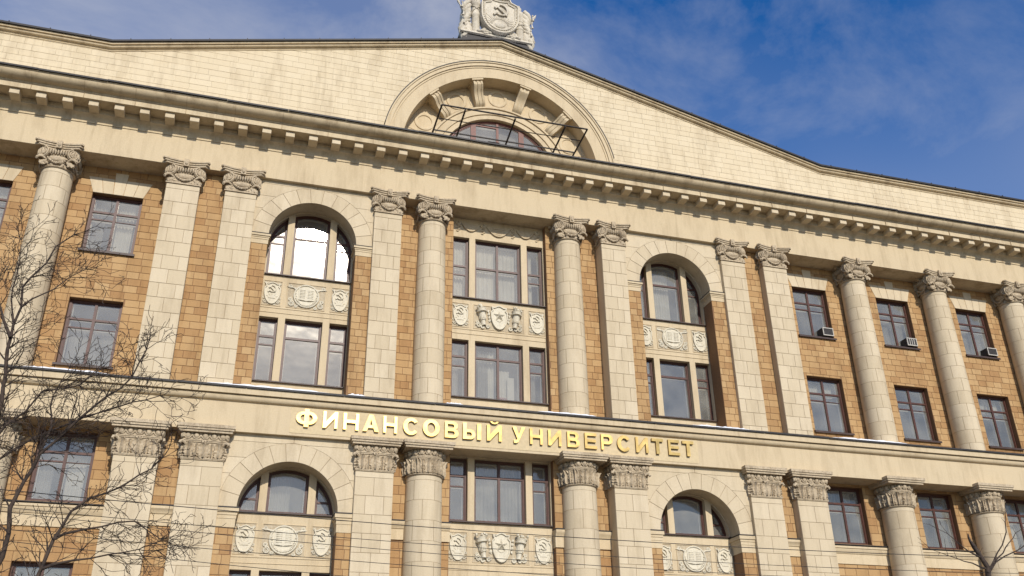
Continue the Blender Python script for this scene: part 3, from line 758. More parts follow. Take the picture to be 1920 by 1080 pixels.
def small_shield(parent, cx, z0, z1, y):
    b = MB(); w = 0.285; h = z1-z0
    o = shield_outline(cx, z0+0.03*h, z1-0.05*h, w); b.prism(o, y-0.055, y+0.02, [list(reversed(inset(o, 0.035)))]); b.prism(inset(o, 0.03), y-0.028, y+0.02)
    hammer_sickle(b, cx+0.0, z0+h*0.66, 0.135, y-0.062, y)
    b.prism(arc(cx, z0+h*0.26, 0.13, 0.1, pi-0.1, 10), y-0.040, y)
    for k in range(5):
        a = radians(30+30*k); b.M = Matrix.Translation((cx+0.15*cos(a), 0, z0+h*0.26+0.15*sin(a))) @ Matrix.Rotation(pi/2-a, 4, 'Y'); b.box(-0.008, 0.008, y-0.04, y, 0, 0.07); b.M = Matrix.Identity(4)
    for sg in (-1, 1):
        leaf_scroll(b, cx+sg*0.22, z0+h*0.13, 0.07, 0 if sg > 0 else pi, y-0.015, sg, 0.019); leaf_scroll(b, cx+sg*0.10, z0+h*0.05, 0.045, 0, y-0.012, -sg, 0.016)
        leaf_scroll(b, cx+sg*0.25, z0+h*0.90, 0.045, pi, y-0.012, sg, 0.016); leaf_scroll(b, cx+sg*0.27, z0+h*0.30, 0.05, pi, y-0.012, -sg, 0.015)
    deepen(b, y, 1.35); b.build('shield_relief', 'relief', parent, 40)
def deepen(b, y, k=1.9): b.v = [(vx, y+(vy-y)*k if vy < y else vy, vz) for vx, vy, vz in b.v]
def panel_frame(parent, x0, x1, z0, z1, y, bgmat='relief'):
    b = MB(); b.box(x0, x1, y-0.006, y+0.03, z0, z1); b.build('relief_ground', 'reliefbg', parent, None)
    f = MB(); t = 0.02
    f.box(x0-t, x1+t, y-0.028, y+0.02, z1, z1+t); f.box(x0-t, x0, y-0.024, y+0.02, z0, z1); f.box(x1, x1+t, y-0.024, y+0.02, z0, z1); f.box(x0-t, x1+t, y-0.02, y+0.02, z0-t, z0)
    f.build('panel_moulding', 'cream', parent, None)
def book_medallion(parent, cx, z0, z1, y):
    b = MB(); cz = (z0+z1)/2; r = (z1-z0)/2*0.97
    b.M = Matrix.Translation((cx, y, cz)) @ Matrix.Rotation(pi/2, 4, 'X')
    b.lathe([(r, -0.02), (r, 0.045), (r-0.02, 0.06), (r-0.045, 0.055), (r-0.06, 0.025), (0.001, 0.02)], 40); b.M = Matrix.Identity(4)
    for sg in (-1, 1):       # open book: two curved page blocks
        vs = []; fs = []; n = 6; bw, bh = r*0.62, r*0.52
        for i in range(n+1):
            t = i/n; x = cx+sg*bw*t; yy = y-0.04-0.03*sin(pi*min(1, t*0.85+0.1)); dz = 0.03*t
            vs += [(x, yy, cz-bh+dz+0.05), (x, yy, cz+bh+dz+0.05), (x, y, cz-bh+dz+0.05), (x, y, cz+bh+dz+0.05)]
        for i in range(n):
            a = 4*i
            fs += [(a, a+4, a+5, a+1), (a+1, a+5, a+7, a+3), (a, a+2, a+6, a+4)]
        fs += [(4*n, 4*n+2, 4*n+3, 4*n+1)]
        b.add(vs, fs)
        for k in range(6):
            b.box(cx+sg*bw*0.5-bw*0.32, cx+sg*bw*0.5+bw*0.32, y-0.080, y-0.05, cz-bh*0.62+0.06+k*bh*0.25, cz-bh*0.62+0.06+k*bh*0.25+0.018)
    rg = random.Random(int(cx*7+z0))
    for k in range(21):     # wreath
        a = radians(195+k*7.5); rr_ = r*0.80; p = (cx+rr_*cos(a), y-0.035, cz+rr_*sin(a)); b.ball(p, (0.045, 0.03, 0.03), 6, 4, 0.25, rg)
    for sg in (-1, 1):
        for k in range(5): b.ball((cx+sg*r*(0.74+0.04*k), y-0.03, cz-0.1+0.09*k), (0.03, 0.025, 0.04), 6, 4, 0.2, rg)
        # corner foliage
        for k in range(7):
            t = k/6; b.ball((cx+sg*(r*0.80+0.30*t*0.9), y-0.02, z1-0.03-0.16*(1-t)-0.02*k), (0.07, 0.025, 0.028), 6, 4, 0.2, rg)
        leaf_scroll(b, cx+sg*(r+0.06), z0+0.14, 0.11, pi/2, y-0.02, sg, 0.028); leaf_scroll(b, cx+sg*(r+0.10), z0+0.30, 0.075, -pi/2, y-0.02, -sg, 0.024)
        leaf_scroll(b, cx+sg*(r-0.12), z0+0.045, 0.06, 0, y-0.02, -sg, 0.02); leaf_scroll(b, cx+sg*(r+0.12), z1-0.12, 0.07, 0, y-0.018, sg, 0.02)
    deepen(b, y, 1.15); b.build('book_medallion', 'relief', parent, 45)
def star_pts(cx, cz, r, rot=pi/2): return [(cx+(r if k % 2 == 0 else r*0.42)*cos(rot+k*pi/5), cz+(r if k % 2 == 0 else r*0.42)*sin(rot+k*pi/5)) for k in range(10)]
def star_shield(parent, cx, z0, z1, y):
    b = MB(); h = z1-z0; o = shield_outline(cx, z0, z1, 0.33); b.prism(o, y-0.075, y+0.02, [list(reversed(inset(o, 0.04)))]); b.prism(inset(o, 0.03), y-0.04, y+0.02)
    sp_ = star_pts(cx, z0+h*0.58, 0.225); b.prism(sp_, y-0.058, y)
    b.add([(cx, y-0.135, z0+h*0.58)]+[(q[0], y-0.059, q[1]) for q in inset(sp_, 0.008)], [(0, 1+k, 1+(k+1) % 10) for k in range(10)])
    for sg in (-1, 1): b.tube([(cx, y-0.045, z0+h*0.33), (cx+sg*0.07, y-0.045, z0+h*0.36), (cx+sg*0.13, y-0.045, z0+h*0.42)], 0.010, 5)
    deepen(b, y, 1.35); b.build('star_shield', 'relief', parent, 40)
    rg = random.Random(int(z0*9))
    for sg in (-1, 1):     # flaming torch with fluted cup and ribbons
        t = MB(); xb = cx+sg*0.60; xt = cx+sg*0.70
        t.M = Matrix.Translation((xb, y-0.01, z0+0.10*h)) @ Matrix.Rotation(sg*radians(9), 4, 'Y')
        t.lathe([(0.07, 0.0), (0.10, 0.02), (0.085, 0.06), (0.10, 0.22*h), (0.125, 0.23*h), (0.115, 0.26*h), (0.15, 0.54*h), (0.20, 0.55*h), (0.205, 0.60*h), (0.17, 0.62*h), (0.19, 0.70*h), (0.10, 0.74*h)], 14)
        for k in range(9):
            a = radians(180+k*22.5); t.box(0.13*cos(a)-0.008, 0.13*cos(a)+0.008, 0.125*sin(a)-0.01, 0.125*sin(a)+0.01, 0.27*h, 0.53*h)
        for k in range(9): t.ball((rg.uniform(-0.19, 0.19), -0.10+rg.uniform(-0.03, 0.02), h*(0.72+rg.uniform(0, 0.10))), (0.045, 0.045, 0.05), 6, 5, 0.25, rg)
        t.M = Matrix.Identity(4)
        leaf_scroll(t, xb+sg*0.20, z0+0.12*h, 0.10, pi, y-0.025, sg, 0.028); leaf_scroll(t, xb-sg*0.16, z0+0.08*h, 0.08, 0, y-0.03, -sg, 0.026)
        leaf_scroll(t, xb+sg*0.05, z0+0.06*h, 0.07, 0, y-0.03, sg, 0.026); leaf_scroll(t, xb+sg*0.24, z0+0.26*h, 0.06, pi, y-0.02, -sg, 0.022)
        for k in range(4): t.ball((cx+sg*(0.36+0.02*k), y-0.02, z0+h*(0.35+0.13*k)), (0.05, 0.03, 0.06), 6, 5, 0.3, rg)
        deepen(t, y, 1.4); t.build('torch_relief', 'relief', parent, 40)
def relief_row(parent, c, z0, z1, y, kind):
    for sg in (-1, 1):
        xc = c+sg*1.19; panel_frame(parent, xc-0.31, xc+0.31, z0, z1, y); small_shield(parent, xc, z0, z1, y)
    wd = 0.66 if kind == 'book' else 0.96
    if kind == 'star': wd = 0.97
    panel_frame(parent, c-wd, c+wd, z0, z1, y)
    if kind == 'book': book_medallion(parent, c, z0, z1, y)
    else: star_shield(parent, c, z0+0.01, z1+0.03, y)
for s in (-1, 1): arch_bay(s)

# ---------------------------------------------------------------- centre bay
holes = []
CW = [(-1.83, -1.17), (-0.93, 0.93), (1.17, 1.83)]
rowsC = [(17.27, 19.88), (13.30, 15.54), (8.86, 11.06), (4.75, 7.0)]
cp = MB()
for (z0, z1) in rowsC:
    for (a, b) in CW: holes.append(list(reversed(rect(a, b, z0, z1))))
cp.prism(rect(-1.93, 1.93, 0.3, 20.74), Y_CPAN, Y_CPAN+0.36, holes); cpan = cp.build('window_surround', 'cream', B, None)
for ri, (z0, z1) in enumerate(rowsC):
    for (a, b) in CW:
        bars = []
        zb = z0+(z1-z0)*(0.53 if ri == 0 else 0.71)
        bars.append((a, b, zb, zb+0.075, 0))
        if a == -0.93: bars.append((-0.045, 0.045, z0, z1, -0.008))
        else: bars.append((a, b, zb-(0.36), zb-0.31, 0.01))
        if a == -0.93: bars[0:1] = [(a, -0.045, zb, zb+0.075, 0), (0.045, b, zb, zb+0.075, 0)]
        cur = [(0, 0.97, 0.0, 0.98, 'curtain')] if ri == 0 and a < 1 else [(0.0, 0.5, 0, 0.98, 'curtain')] if ri == 0 else ([(0.1, 0.32, 0, .95, 'curtaing'), (0.32, 0.48, 0, 0.95, 'curtain'), (0.52, 0.8, 0, 0.6, 'curtain')] if ri == 1 and a == -0.93 else ([(0, 0.6, 0, .95, 'curtaing')] if ri == 1 else ([(0.04, 0.94, 0.0, 0.95, 'curtaing')] if a == -0.93 else None)))
        window(cpan, rect(a, b, z0, z1), bars, Y_CPAN+0.17, curtain=cur, fw=0.065)
    sl = MB(); sl.box(-1.86, 1.86, Y_CPAN-0.10, Y_CPAN+0.12, z0-0.05, z0-0.005, 0.006); sl.build('window_ledge', 'sill', cpan, None)
for zb in (16.05, 7.53):
    relief_row(cpan, 0, zb, zb+0.95, Y_CPAN, 'star') if False else None
    for sg in (-1, 1):
        xc = sg*1.50; panel_frame(cpan, xc-0.31, xc+0.31, zb, zb+0.95, Y_CPAN); small_shield(cpan, xc, zb, zb+0.95, Y_CPAN)
    panel_frame(cpan, -0.98, 0.98, zb, zb+0.95, Y_CPAN); star_shield(cpan, 0, zb+0.01, zb+1.0, Y_CPAN)
    fl = MB(); fl.box(-1.85, 1.85, Y_CPAN-0.02, Y_CPAN+0.1, zb-0.10, zb-0.055); fl.box(-1.85, 1.85, Y_CPAN-0.02, Y_CPAN+0.1, zb-0.28, zb-0.265); fl.build('panel_fillet', 'cream', cpan, None)
# garland of drapery above the top window
gd = MB(); xs_ = [-1.62, -0.62, 0.62, 1.62]
for x in xs_:
    gd.M = Matrix.Translation((x, Y_CPAN, 20.52)) @ Matrix.Rotation(pi/2, 4, 'X'); gd.lathe([(0.03, 0.05), (0.06, 0.05), (0.075, 0.035), (0.10, 0.05), (0.125, 0.04), (0.13, -0.01)], 16); gd.M = Matrix.Identity(4)
    for k in range(4): gd.ball((x+(-0.03 if k % 2 else 0.03), Y_CPAN-0.015, 20.36-0.075*k), (0.085-0.008*k, 0.035, 0.035), 7, 5, 0.1)
for xa, xb in zip(xs_[:-1], xs_[1:]):
    for q in range(5):
        pts = []
        for i in range(15):
            t = i/14; x = xa+0.12+(xb-xa-0.24)*t; sag = (0.08+0.075*q)*(xb-xa)/1.1; pts.append((x, Y_CPAN-0.02-0.006*q, 20.53-sag*4*t*(1-t)))
        gd.tube(pts, [0.018+0.022*4*(i/14)*(1-i/14) for i in range(15)], 6)
gd.build('drapery_garland', 'cream', cpan, 50)
# brick flanks
for s in (-1, 1):
    x0, x1 = sorted((s*1.87, s*4.3)); w = wall('flank_wall', x0, x1, 0.3, 20.74, Y_CEN, 0.4, [])
    brickwork(x0, x1, 12.5, 20.73, Y_CEN, [], wid=(0.3, 0.5), seed=81+s); brickwork(x0, x1, 4.2, 8.05, Y_CEN, [], hgt=0.3, seed=83+s); brickwork(x0, x1, 8.66, 11.12, Y_CEN, [], hgt=0.3, seed=85+s)
    bd = MB(); lo, hi = (x0-0.02, x1) if s > 0 else (x0, x1+0.02)
    bd.extrude_x([(1.2, 8.08), (0.58, 8.08), (0.58, 8.42), (0.55, 8.44), (0.53, 8.50), (0.49, 8.55), (0.47, 8.60), (0.47, 8.66), (1.2, 8.70)], lo, hi); bd = bd.build('string_course', 'cream', B, 25)
    tp = MB(); tp.box(lo, hi, 0.455, 0.8, 8.675, 8.705); tp.build('course_flashing', 'metal', bd, None)
# all bricks: the nearest as objects, the rest as one part
flat = [(y, p) for y, ps in bricks.items() for p in ps]
flat.sort(key=lambda t: (0 if in_view((t[1][0][0], t[0], t[1][0][1]), 0) else 1, (Vector((t[1][0][0], t[0], t[1][0][1]))-CAM).length))
flat = [t for t in flat if in_view((t[1][0][0], t[0], t[1][0][1]), 400)]
brick_me = unit_block_mesh('brick'); rest = MB()
walls_by_y = {}
for o in B.children:
    if o.name.split('.')[0] in ('wing_wall', 'pier_wall', 'flank_wall', 'arch_jamb'): walls_by_y.setdefault(o.name.split('.')[0], []).append(o)
def wall_of(y, x):
    nm = {Y_WING: 'wing_wall', Y_PAIR: 'pier_wall', Y_CEN: 'flank_wall', Y_ARCH: 'arch_jamb'}[y]
    def cxx(o): return sum(v.co.x for v in o.data.vertices)/len(o.data.vertices)
    return min(walls_by_y[nm], key=lambda o: abs(cached_cx(o)-x))
_cc = {}
def cached_cx(o):
    if o.name not in _cc: _cc[o.name] = (min(v.co.x for v in o.data.vertices)+max(v.co.x for v in o.data.vertices))/2
    return _cc[o.name]
for i, (y, p) in enumerate(flat):
    dy = random.uniform(-0.003, 0.003)
    if i < 300: put('brick', brick_me, wall_of(y, p[0][0]), (p[0][0], y+dy, p[0][1]), (p[1][0]-p[0][0], 0.03, p[2][1]-p[0][1]))
    else:
        f = inset(p, 0.005)
        rest.add([(q[0], y+dy, q[1]) for q in f]+[(q[0], y+dy+0.006, q[1]) for q in p]+[(q[0], y+0.03, q[1]) for q in p],
                 [(0, 1, 2, 3)]+[(j, i_, i_+4, j+4) for i_, j in ((0, 1), (1, 2), (2, 3), (3, 0))]+[(j+4, i_+4, i_+8, j+8) for i_, j in ((0, 1), (1, 2), (2, 3), (3, 0))])
o = rest.build('brickwork', 'brick', B, None); o['kind'] = 'stuff'

# ================================================================ CAPITALS
def conc_abacus(mb, half, mid, z0, z1, cut=0.07, n=8):
    pts = []
    for k in range(4):
        a = k*pi/2
        for i in range(n+1):
            t = -1+2*i/n; x = (half-cut)*t; d = half-(half-mid)*(1-t*t)
            pts.append((x*cos(a)+d*sin(a), x*sin(a)-d*cos(a)))
    m = len(pts); vs = [(p[0], p[1], z0) for p in pts]+[(p[0], p[1], z1) for p in pts]
    fs = [(i, (i+1) % m, (i+1) % m+m, i+m) for i in range(m)]+[tuple(range(m, 2*m)), tuple(reversed(range(m)))]
    mb.add(vs, fs)
def upper_capital(square):
    b = MB(); rg = random.Random(9); w = 0.53
    if square:
        def sq(h, z0, z1): b.box(-h, h, -h, h, z0, z1)
        sq(w+0.045, 0.0, 0.035); sq(w+0.02, 0.0355, 0.055); sq(w-0.005, 0.0555, 0.70)
    else:
        b.lathe([(w-0.01, -0.01), (w+0.03, 0.0), (w+0.045, 0.02), (w+0.03, 0.04), (w, 0.05), (w-0.02, 0.06), (w-0.03, 0.25), (w+0.02, 0.45), (w+0.04, 0.62), (0.3, 0.66)], 40)
    conc_abacus(b, 0.70, 0.585, 0.665, 0.725); conc_abacus(b, 0.745, 0.62, 0.7255, 0.785); conc_abacus(b, 0.785, 0.655, 0.7855, 0.835)
    for k in range(4):
        Rz = Matrix.Rotation(k*pi/2, 4, 'Z')
        if k == 2: continue
        # fleuron
        b.M = Rz; b.box(-0.085, 0.085, -0.735, -0.55, 0.60, 0.855); b.ball((0, -0.735, 0.72), (0.06, 0.05, 0.09), 8, 6)
        for sg in (-1, 1):
            # volute disc with raised spiral
            b.M = Rz @ Matrix.Translation((sg*0.475, -0.575, 0.475)) @ Matrix.Rotation(sg*radians(20), 4, 'Z')
            n = 22; R0 = 0.20
            vs = [(0, -0.02, 0)]; vs += [(R0*cos(2*pi*i/n), 0.0, R0*sin(2*pi*i/n)) for i in range(n)]+[(R0*0.9*cos(2*pi*i/n), 0.16, R0*0.9*sin(2*pi*i/n)) for i in range(n)]
            fs = [(0, 1+i, 1+(i+1) % n) for i in range(n)]+[(1+(i+1) % n, 1+i, 1+n+i, 1+n+(i+1) % n) for i in range(n)]
            b.add(vs, fs)
            sp = []; rad = []
            for i in range(44):
                t = i/43; a = pi/2-sg*0.25+sg*t*2.6*2*pi; r = R0*(1.0-0.90*t**0.85); sp.append((r*cos(a), -0.018-0.03*t, r*sin(a))); rad.append(0.028-0.014*t)
            b.tube(sp, rad, 5); b.ball((0, -0.055, 0), 0.028, 6, 5)
            # upper channel from volute to the middle
            b.M = Rz
            b.tube([(sg*0.46, -0.60, 0.645), (sg*0.30, -0.605, 0.60), (sg*0.16, -0.60, 0.585), (0, -0.60, 0.60)], [0.03, 0.035, 0.03, 0.025], 6)
            # curled leaf tip under the volute
            b.tube([(sg*0.36, -0.57, 0.24), (sg*0.46, -0.60, 0.30), (sg*0.55, -0.63, 0.28), (sg*0.62, -0.64, 0.21), (sg*0.60, -0.63, 0.17)], [0.03, 0.045, 0.045, 0.035, 0.015], 6)
            # leaves climbing at the corner of the neck
            for q in range(4):
                b.ball((sg*(0.50-0.05*q), -0.53, 0.10+0.03*q+rg.uniform(0, .03)), (0.06, 0.04, 0.07), 6, 5, 0.25, rg)
        b.M = Rz
        # ribbed echinus
        for q in range(9):
            t = (q-4)/4; b.ball((0.33*t, -0.60+0.02*t*t, 0.50+0.02*abs(t)), (0.042, 0.075, 0.105), 7, 6)
        # smooth bowl and swag of fruit
        b.ball((0, -0.50, 0.33), (0.29, 0.085, 0.12), 16, 8)
        for q in range(13):
            t = (q-6)/6; b.ball((0.36*t, -0.545-0.03*(1-t*t), 0.135+0.22*t*t), (0.045, 0.05, 0.043), 6, 5, 0.22, rg)
        b.tube([(0.31*((q-6)/6), -0.565, 0.40+0.05*((q-6)/6)**2) for q in range(13)], 0.018, 5)
        for q in range(7):
            b.ball((rg.uniform(-0.45, 0.45), -0.525, 0.075+rg.uniform(0, 0.05)), (0.06, 0.03, 0.04), 6, 5, 0.3, rg)
    b.M = Matrix.Identity(4)
    return b.mesh('upper_capital', MAT['carved'], 45)
def acanthus(mb, w, h, seed, depth=0.10):
    rg = random.Random(seed); nu, nv = 9, 11; vs = []; fs = []
    for j in range(nv):
        v = j/(nv-1); env = (0.50+0.55*sin(pi*min(1, v*0.95+0.1))**0.8)*(1-0.72*max(0, v-0.78)/0.22)
        lob = 1-0.28*(0.5+0.5*cos(v*5.2*2*pi))
        for i in range(nu):
            u = -1+2*i/(nu-1); x = w/2*u*env*(lob if abs(u) > 0.6 else 1)
            y = -0.015-0.06*(1-abs(u))-0.035*cos(u*3*pi)-0.03*sin(pi*v)+rg.uniform(-0.022, 0.022)
            zz = h*v*(1-0.05*abs(u))
            if v > 0.72:
                c = (v-0.72)/0.28; y -= depth*sin(c*pi*0.55); zz = h*(0.72+0.28*sin(c*pi*0.62)*0.95)-h*0.10*max(0, c-0.7)
            vs.append((x, y, zz))
    for j in range(nv-1):
        for i in range(nu-1): fs.append((j*nu+i, j*nu+i+1, (j+1)*nu+i+1, (j+1)*nu+i))
    mb.add(vs, fs)
def lower_capital(square):
    b = MB(); rg = random.Random(4); w = 0.615
    if square:
        b.box(-w-0.03, w+0.03, -w-0.03, w+0.03, 0.0, 0.03); b.box(-w-0.045, w+0.045, -w-0.045, w+0.045, 0.0305, 0.065); b.box(-w+0.002, w-0.002, -w+0.002, w-0.002, 0.0655, 0.60)
        b.box(-w-0.03, w+0.03, -w-0.03, w+0.03, 0.5505, 0.59); b.box(-w-0.05, w+0.05, -w-0.05, w+0.05, 0.5905, 0.64); b.box(-w-0.03, w+0.03, -w-0.03, w+0.03, 0.6405, 0.83)
    else:
        b.lathe([(w-0.02, -0.01), (w+0.02, 0.0), (w+0.045, 0.03), (w+0.02, 0.06), (w-0.01, 0.07), (w-0.03, 0.3), (w+0.02, 0.55), (w+0.05, 0.58), (w+0.05, 0.63), (w+0.02, 0.64), (w+0.03, 0.83)], 40)
    for (h, z0, z1) in ((0.80, 0.83, 0.90), (0.84, 0.9005, 0.97), (0.87, 0.9705, 1.07)): b.box(-h, h, -h, h, z0, z1)
    for k in range(4):
        if k == 2: continue
        Rz = Matrix.Rotation(k*pi/2, 4, 'Z')
        if square:
            for xc, ww, sd in ((0, 0.52, 1), (-0.44, 0.40, 2), (0.44, 0.40, 3)):
                b.M = Rz @ Matrix.Translation((xc, -w, 0.07)); acanthus(b, ww, 0.46, sd+k*5)
            for xc in (-0.23, 0.23):
                b.M = Rz @ Matrix.Translation((xc, -w+0.01, 0.07)); acanthus(b, 0.26, 0.42, 17+k, 0.05)
            b.M = Rz
            for q in range(5):
                x = -0.52+0.26*q; b.ball((x, -w-0.045, 0.735), (0.085, 0.075, 0.10), 10, 7)
                b.tube([(x-0.115, -w-0.04, 0.84), (x-0.115, -w-0.06, 0.73), (x-0.06, -w-0.06, 0.655), (x, -w-0.06, 0.64), (x+0.06, -w-0.06, 0.655), (x+0.115, -w-0.06, 0.73), (x+0.115, -w-0.04, 0.84)], 0.022, 5)
            for sg in (-1, 1): 
                b.ball((sg*(w+0.03), -w-0.05, 0.735), (0.07, 0.07, 0.10), 8, 6, 0.2, rg)
                b.tube([(sg*0.50, -w-0.03, 0.40), (sg*0.60, -w-0.07, 0.53), (sg*0.68, -w-0.10, 0.54), (sg*0.72, -w-0.12, 0.47), (sg*0.68, -w-0.11, 0.44)], [0.03, 0.05, 0.045, 0.035, 0.015], 6)
            for q in range(7): b.ball((rg.uniform(-0.13, 0.13), -w-0.11, 0.50+rg.uniform(-0.02, 0.05)), 0.035, 6, 5, 0.2, rg)
            b.tube([(-0.10, -w-0.07, 0.60), (0, -w-0.09, 0.575), (0.10, -w-0.07, 0.60)], [0.015, 0.035, 0.015], 5)
    if not square:
        for q in range(12):
            a = 2*pi*q/12; b.M = Matrix.Rotation(a, 4, 'Z') @ Matrix.Translation((0, -w+0.005, 0.07)); acanthus(b, 0.40, 0.46, q)
            b.M = Matrix.Rotation(a+pi/12, 4, 'Z') @ Matrix.Translation((0, -w+0.02, 0.07)); acanthus(b, 0.26, 0.43, 30+q, 0.05)
        for q in range(18):
            b.M = Matrix.Rotation(2*pi*q/18, 4, 'Z'); b.ball((0, -w-0.045, 0.735), (0.08, 0.075, 0.10), 9, 6)
            b.tube([(-0.105, -w-0.04, 0.84), (-0.105, -w-0.055, 0.73), (-0.055, -w-0.06, 0.655), (0.055, -w-0.06, 0.655), (0.105, -w-0.055, 0.73), (0.105, -w-0.04, 0.84)], 0.02, 5)
    b.M = Matrix.Identity(4)
    return b.mesh('lower_capital', MAT['carved'], 45)
CAP = {('u', True): upper_capital(True), ('u', False): upper_capital(False), ('l', True): lower_capital(True), ('l', False): lower_capital(False)}

# ================================================================ PILASTERS AND COLUMNS
def pilaster(x0, x1, z0, z1, order):
    yb = 1.0
    c = MB(); c.box(x0+0.004, x1-0.004, 0.016, yb, z0, z1+0.02); p = c.build('pilaster', 'joint', B, None)
    hb = 0.53 if order == 'u' else 0.60; z = z1-0.20; k = 0; gap = 0.0052
    me = pil_block
    def blk(a, b, za, zb):
        put('stone_block', me, p, (a+gap, random.uniform(-0.002, 0.002), za+gap), (b-a-2*gap, 1, zb-za-2*gap))
    blk(x0, x1, z, z1)
    w = x1-x0
    while z > z0+0.01:
        za = max(z-hb, z0)
        if k % 2 == 0: f = random.uniform(0.47, 0.53); cuts = [0, f, 1]
        else: f = random.uniform(0.24, 0.30); cuts = [0, f, f+0.48, 1]
        if z < 4.5: cuts = [0, 1]
        for a, b in zip(cuts[:-1], cuts[1:]): blk(x0+w*a, x0+w*b, za, z)
        z = za; k += 1
    cap = put('capital', CAP[(order, True)], p, ((x0+x1)/2, 0.53 if order == 'u' else 0.615, z1), ((x1-x0)/(1.08 if order == 'u' else 1.265), 1, 1.12 if order == 'u' else 1.03))
    # side skins
    sk = MB()
    sk.box(x0, x0+0.02, 0.022, yb-0.02, z0, z1); sk.box(x1-0.02, x1, 0.022, yb-0.02, z0, z1); sk.build('side_facing', 'block', p, None)
    return p
pb = MB(); pb.add([(0.01,0,0.015),(0.99,0,0.015),(0.99,0,0.985),(0.01,0,0.985),(0,0.007,0),(1,0.007,0),(1,0.007,1),(0,0.007,1),(0,0.03,0),(1,0.03,0),(1,0.03,1),(0,0.03,1)],
       [(0,1,2,3),(1,0,4,5),(2,1,5,6),(3,2,6,7),(0,3,7,4),(5,4,8,9),(6,5,9,10),(7,6,10,11),(4,7,11,8)])
pil_block = pb.mesh('stone_block', MAT['block'], None)
ZU1, ZL1 = 19.93, 10.10
for s in (-1, 1):
    for (a, b) in PIL_U: x0, x1 = sorted((s*a, s*b)); pilaster(x0, x1, Z_LED+0.02, ZU1, 'u')
    for (a, b) in PIL_L: x0, x1 = sorted((s*a, s*b)); pilaster(x0, x1, 3.2, ZL1, 'l')
def drum_mesh(r0, r1, h, slot):
    b = MB(); n = 48; g_ = 0.007; vs = []; fs = []
    prof = [(r0-0.012, 0.0), (r0, g_), (r1, h-g_), (r1-0.012, h)]
    for i in range(n):
        a = 2*pi*i/n
        d = 0.014 if (slot is not None and i == slot) else 0
        for r, z in prof: vs.append(((r-d)*cos(a), (r-d)*sin(a), z))
    m = len(prof)
    for i in range(n):
        j = (i+1) % n
        for q in range(m-1): fs.append((i*m+q, j*m+q, j*m+q+1, i*m+q+1))
    b.add(vs, fs); return b
def add_slot(b, r0, r1, h, a):
    w = 0.011/r0
    vs = []
    for (r, z) in ((r0+0.0015, 0.006), (r1+0.0015, h-0.006)):
        for aa in (a-w, a+w): vs.append((r*cos(aa), r*sin(aa), z))
    return vs, [(0, 1, 3, 2)]
def column(x, y, z0, z1, r0, r1, order):
    core = MB(); core.lathe([(r0-0.02, z0), (r1-0.02, z1+0.05)], 32, c=(x, y, 0)); c = core.build('column', 'joint', B, 60)
    hb = 0.565 if order == 'u' else 0.66; z = z1; k = 0
    while z > z0+0.01:
        h = 0.16 if k == 0 else hb
        za = max(z-h, z0); t0, t1 = (za-z0)/(z1-z0), (z-z0)/(z1-z0)
        def rr_(t): return r0+(r1-r0)*max(0, (t-0.3)/0.7)**1.4
        d = drum_mesh(rr_(t0), rr_(t1), z-za, None).build('drum', 'block', c, 40); d.location = (x, y, za); d.rotation_euler = (0, 0, random.uniform(-0.02, 0.02))
        if k > 0:
            for a in ((-pi/2+(0.45 if k % 2 else -0.25)), (-pi/2+(-0.75 if k % 2 else 1.0))):
                sl = MB(); sl.add(*add_slot(sl, rr_(t0), rr_(t1), z-za, a+random.uniform(-0.05, 0.05)))
                so = sl.build('drum_joint', 'joint', c, None); so.location = (x, y, za)
        z = za; k += 1
    put('capital', CAP[(order, False)], c, (x, y, z1), (1, 1, 1.12 if order == 'u' else 1.03))
YC = 0.55
for x in [-COLX, COLX]+WCOL+[-WCOL[0], -WCOL[1]]:
    column(x, YC, Z_LED+0.02, ZU1, 0.555, 0.515, 'u')
    column(x+(0.04 if x > 0 else -0.04)*(abs(x) < 5), YC, 3.2, ZL1, 0.64, 0.605, 'l')
# ground storey, body, rooms
bs = MB(); bs.box(XL, XR, -0.35, 1.4, -0.3, 3.2); bs = bs.build('base_storey', 'cream', B, None)
rm = MB(); rm.box(XL, XR, 3.4, 16.8, 0, 22.5)
for z in (3.25, 7.45, 11.7, 16.4, 20.6): rm.box(XL+0.01, XR-0.01, 1.3, 3.5, z, z+0.35)
x = XL
for x in [v for v in (-24, -20.1, -15.9, -11, -4.2, 4.2, 11, 16, 20.2, 24.4, 28.6)]: rm.box(x-0.1, x+0.1, 1.32, 3.45, 3, 22.4)
rm.box(XL, XL+0.3, 0.95, 16.9, 0, 22.55); rm.box(XR-0.3, XR, 0.95, 16.9, 0, 22.55)
rm.build('building_core', 'room', B, None)
gr = MB(); gr.box(-3.2, 3.2, 1.202, 1.25, 22.7, 26.2); gr.build('attic_back', 'room', B, None)

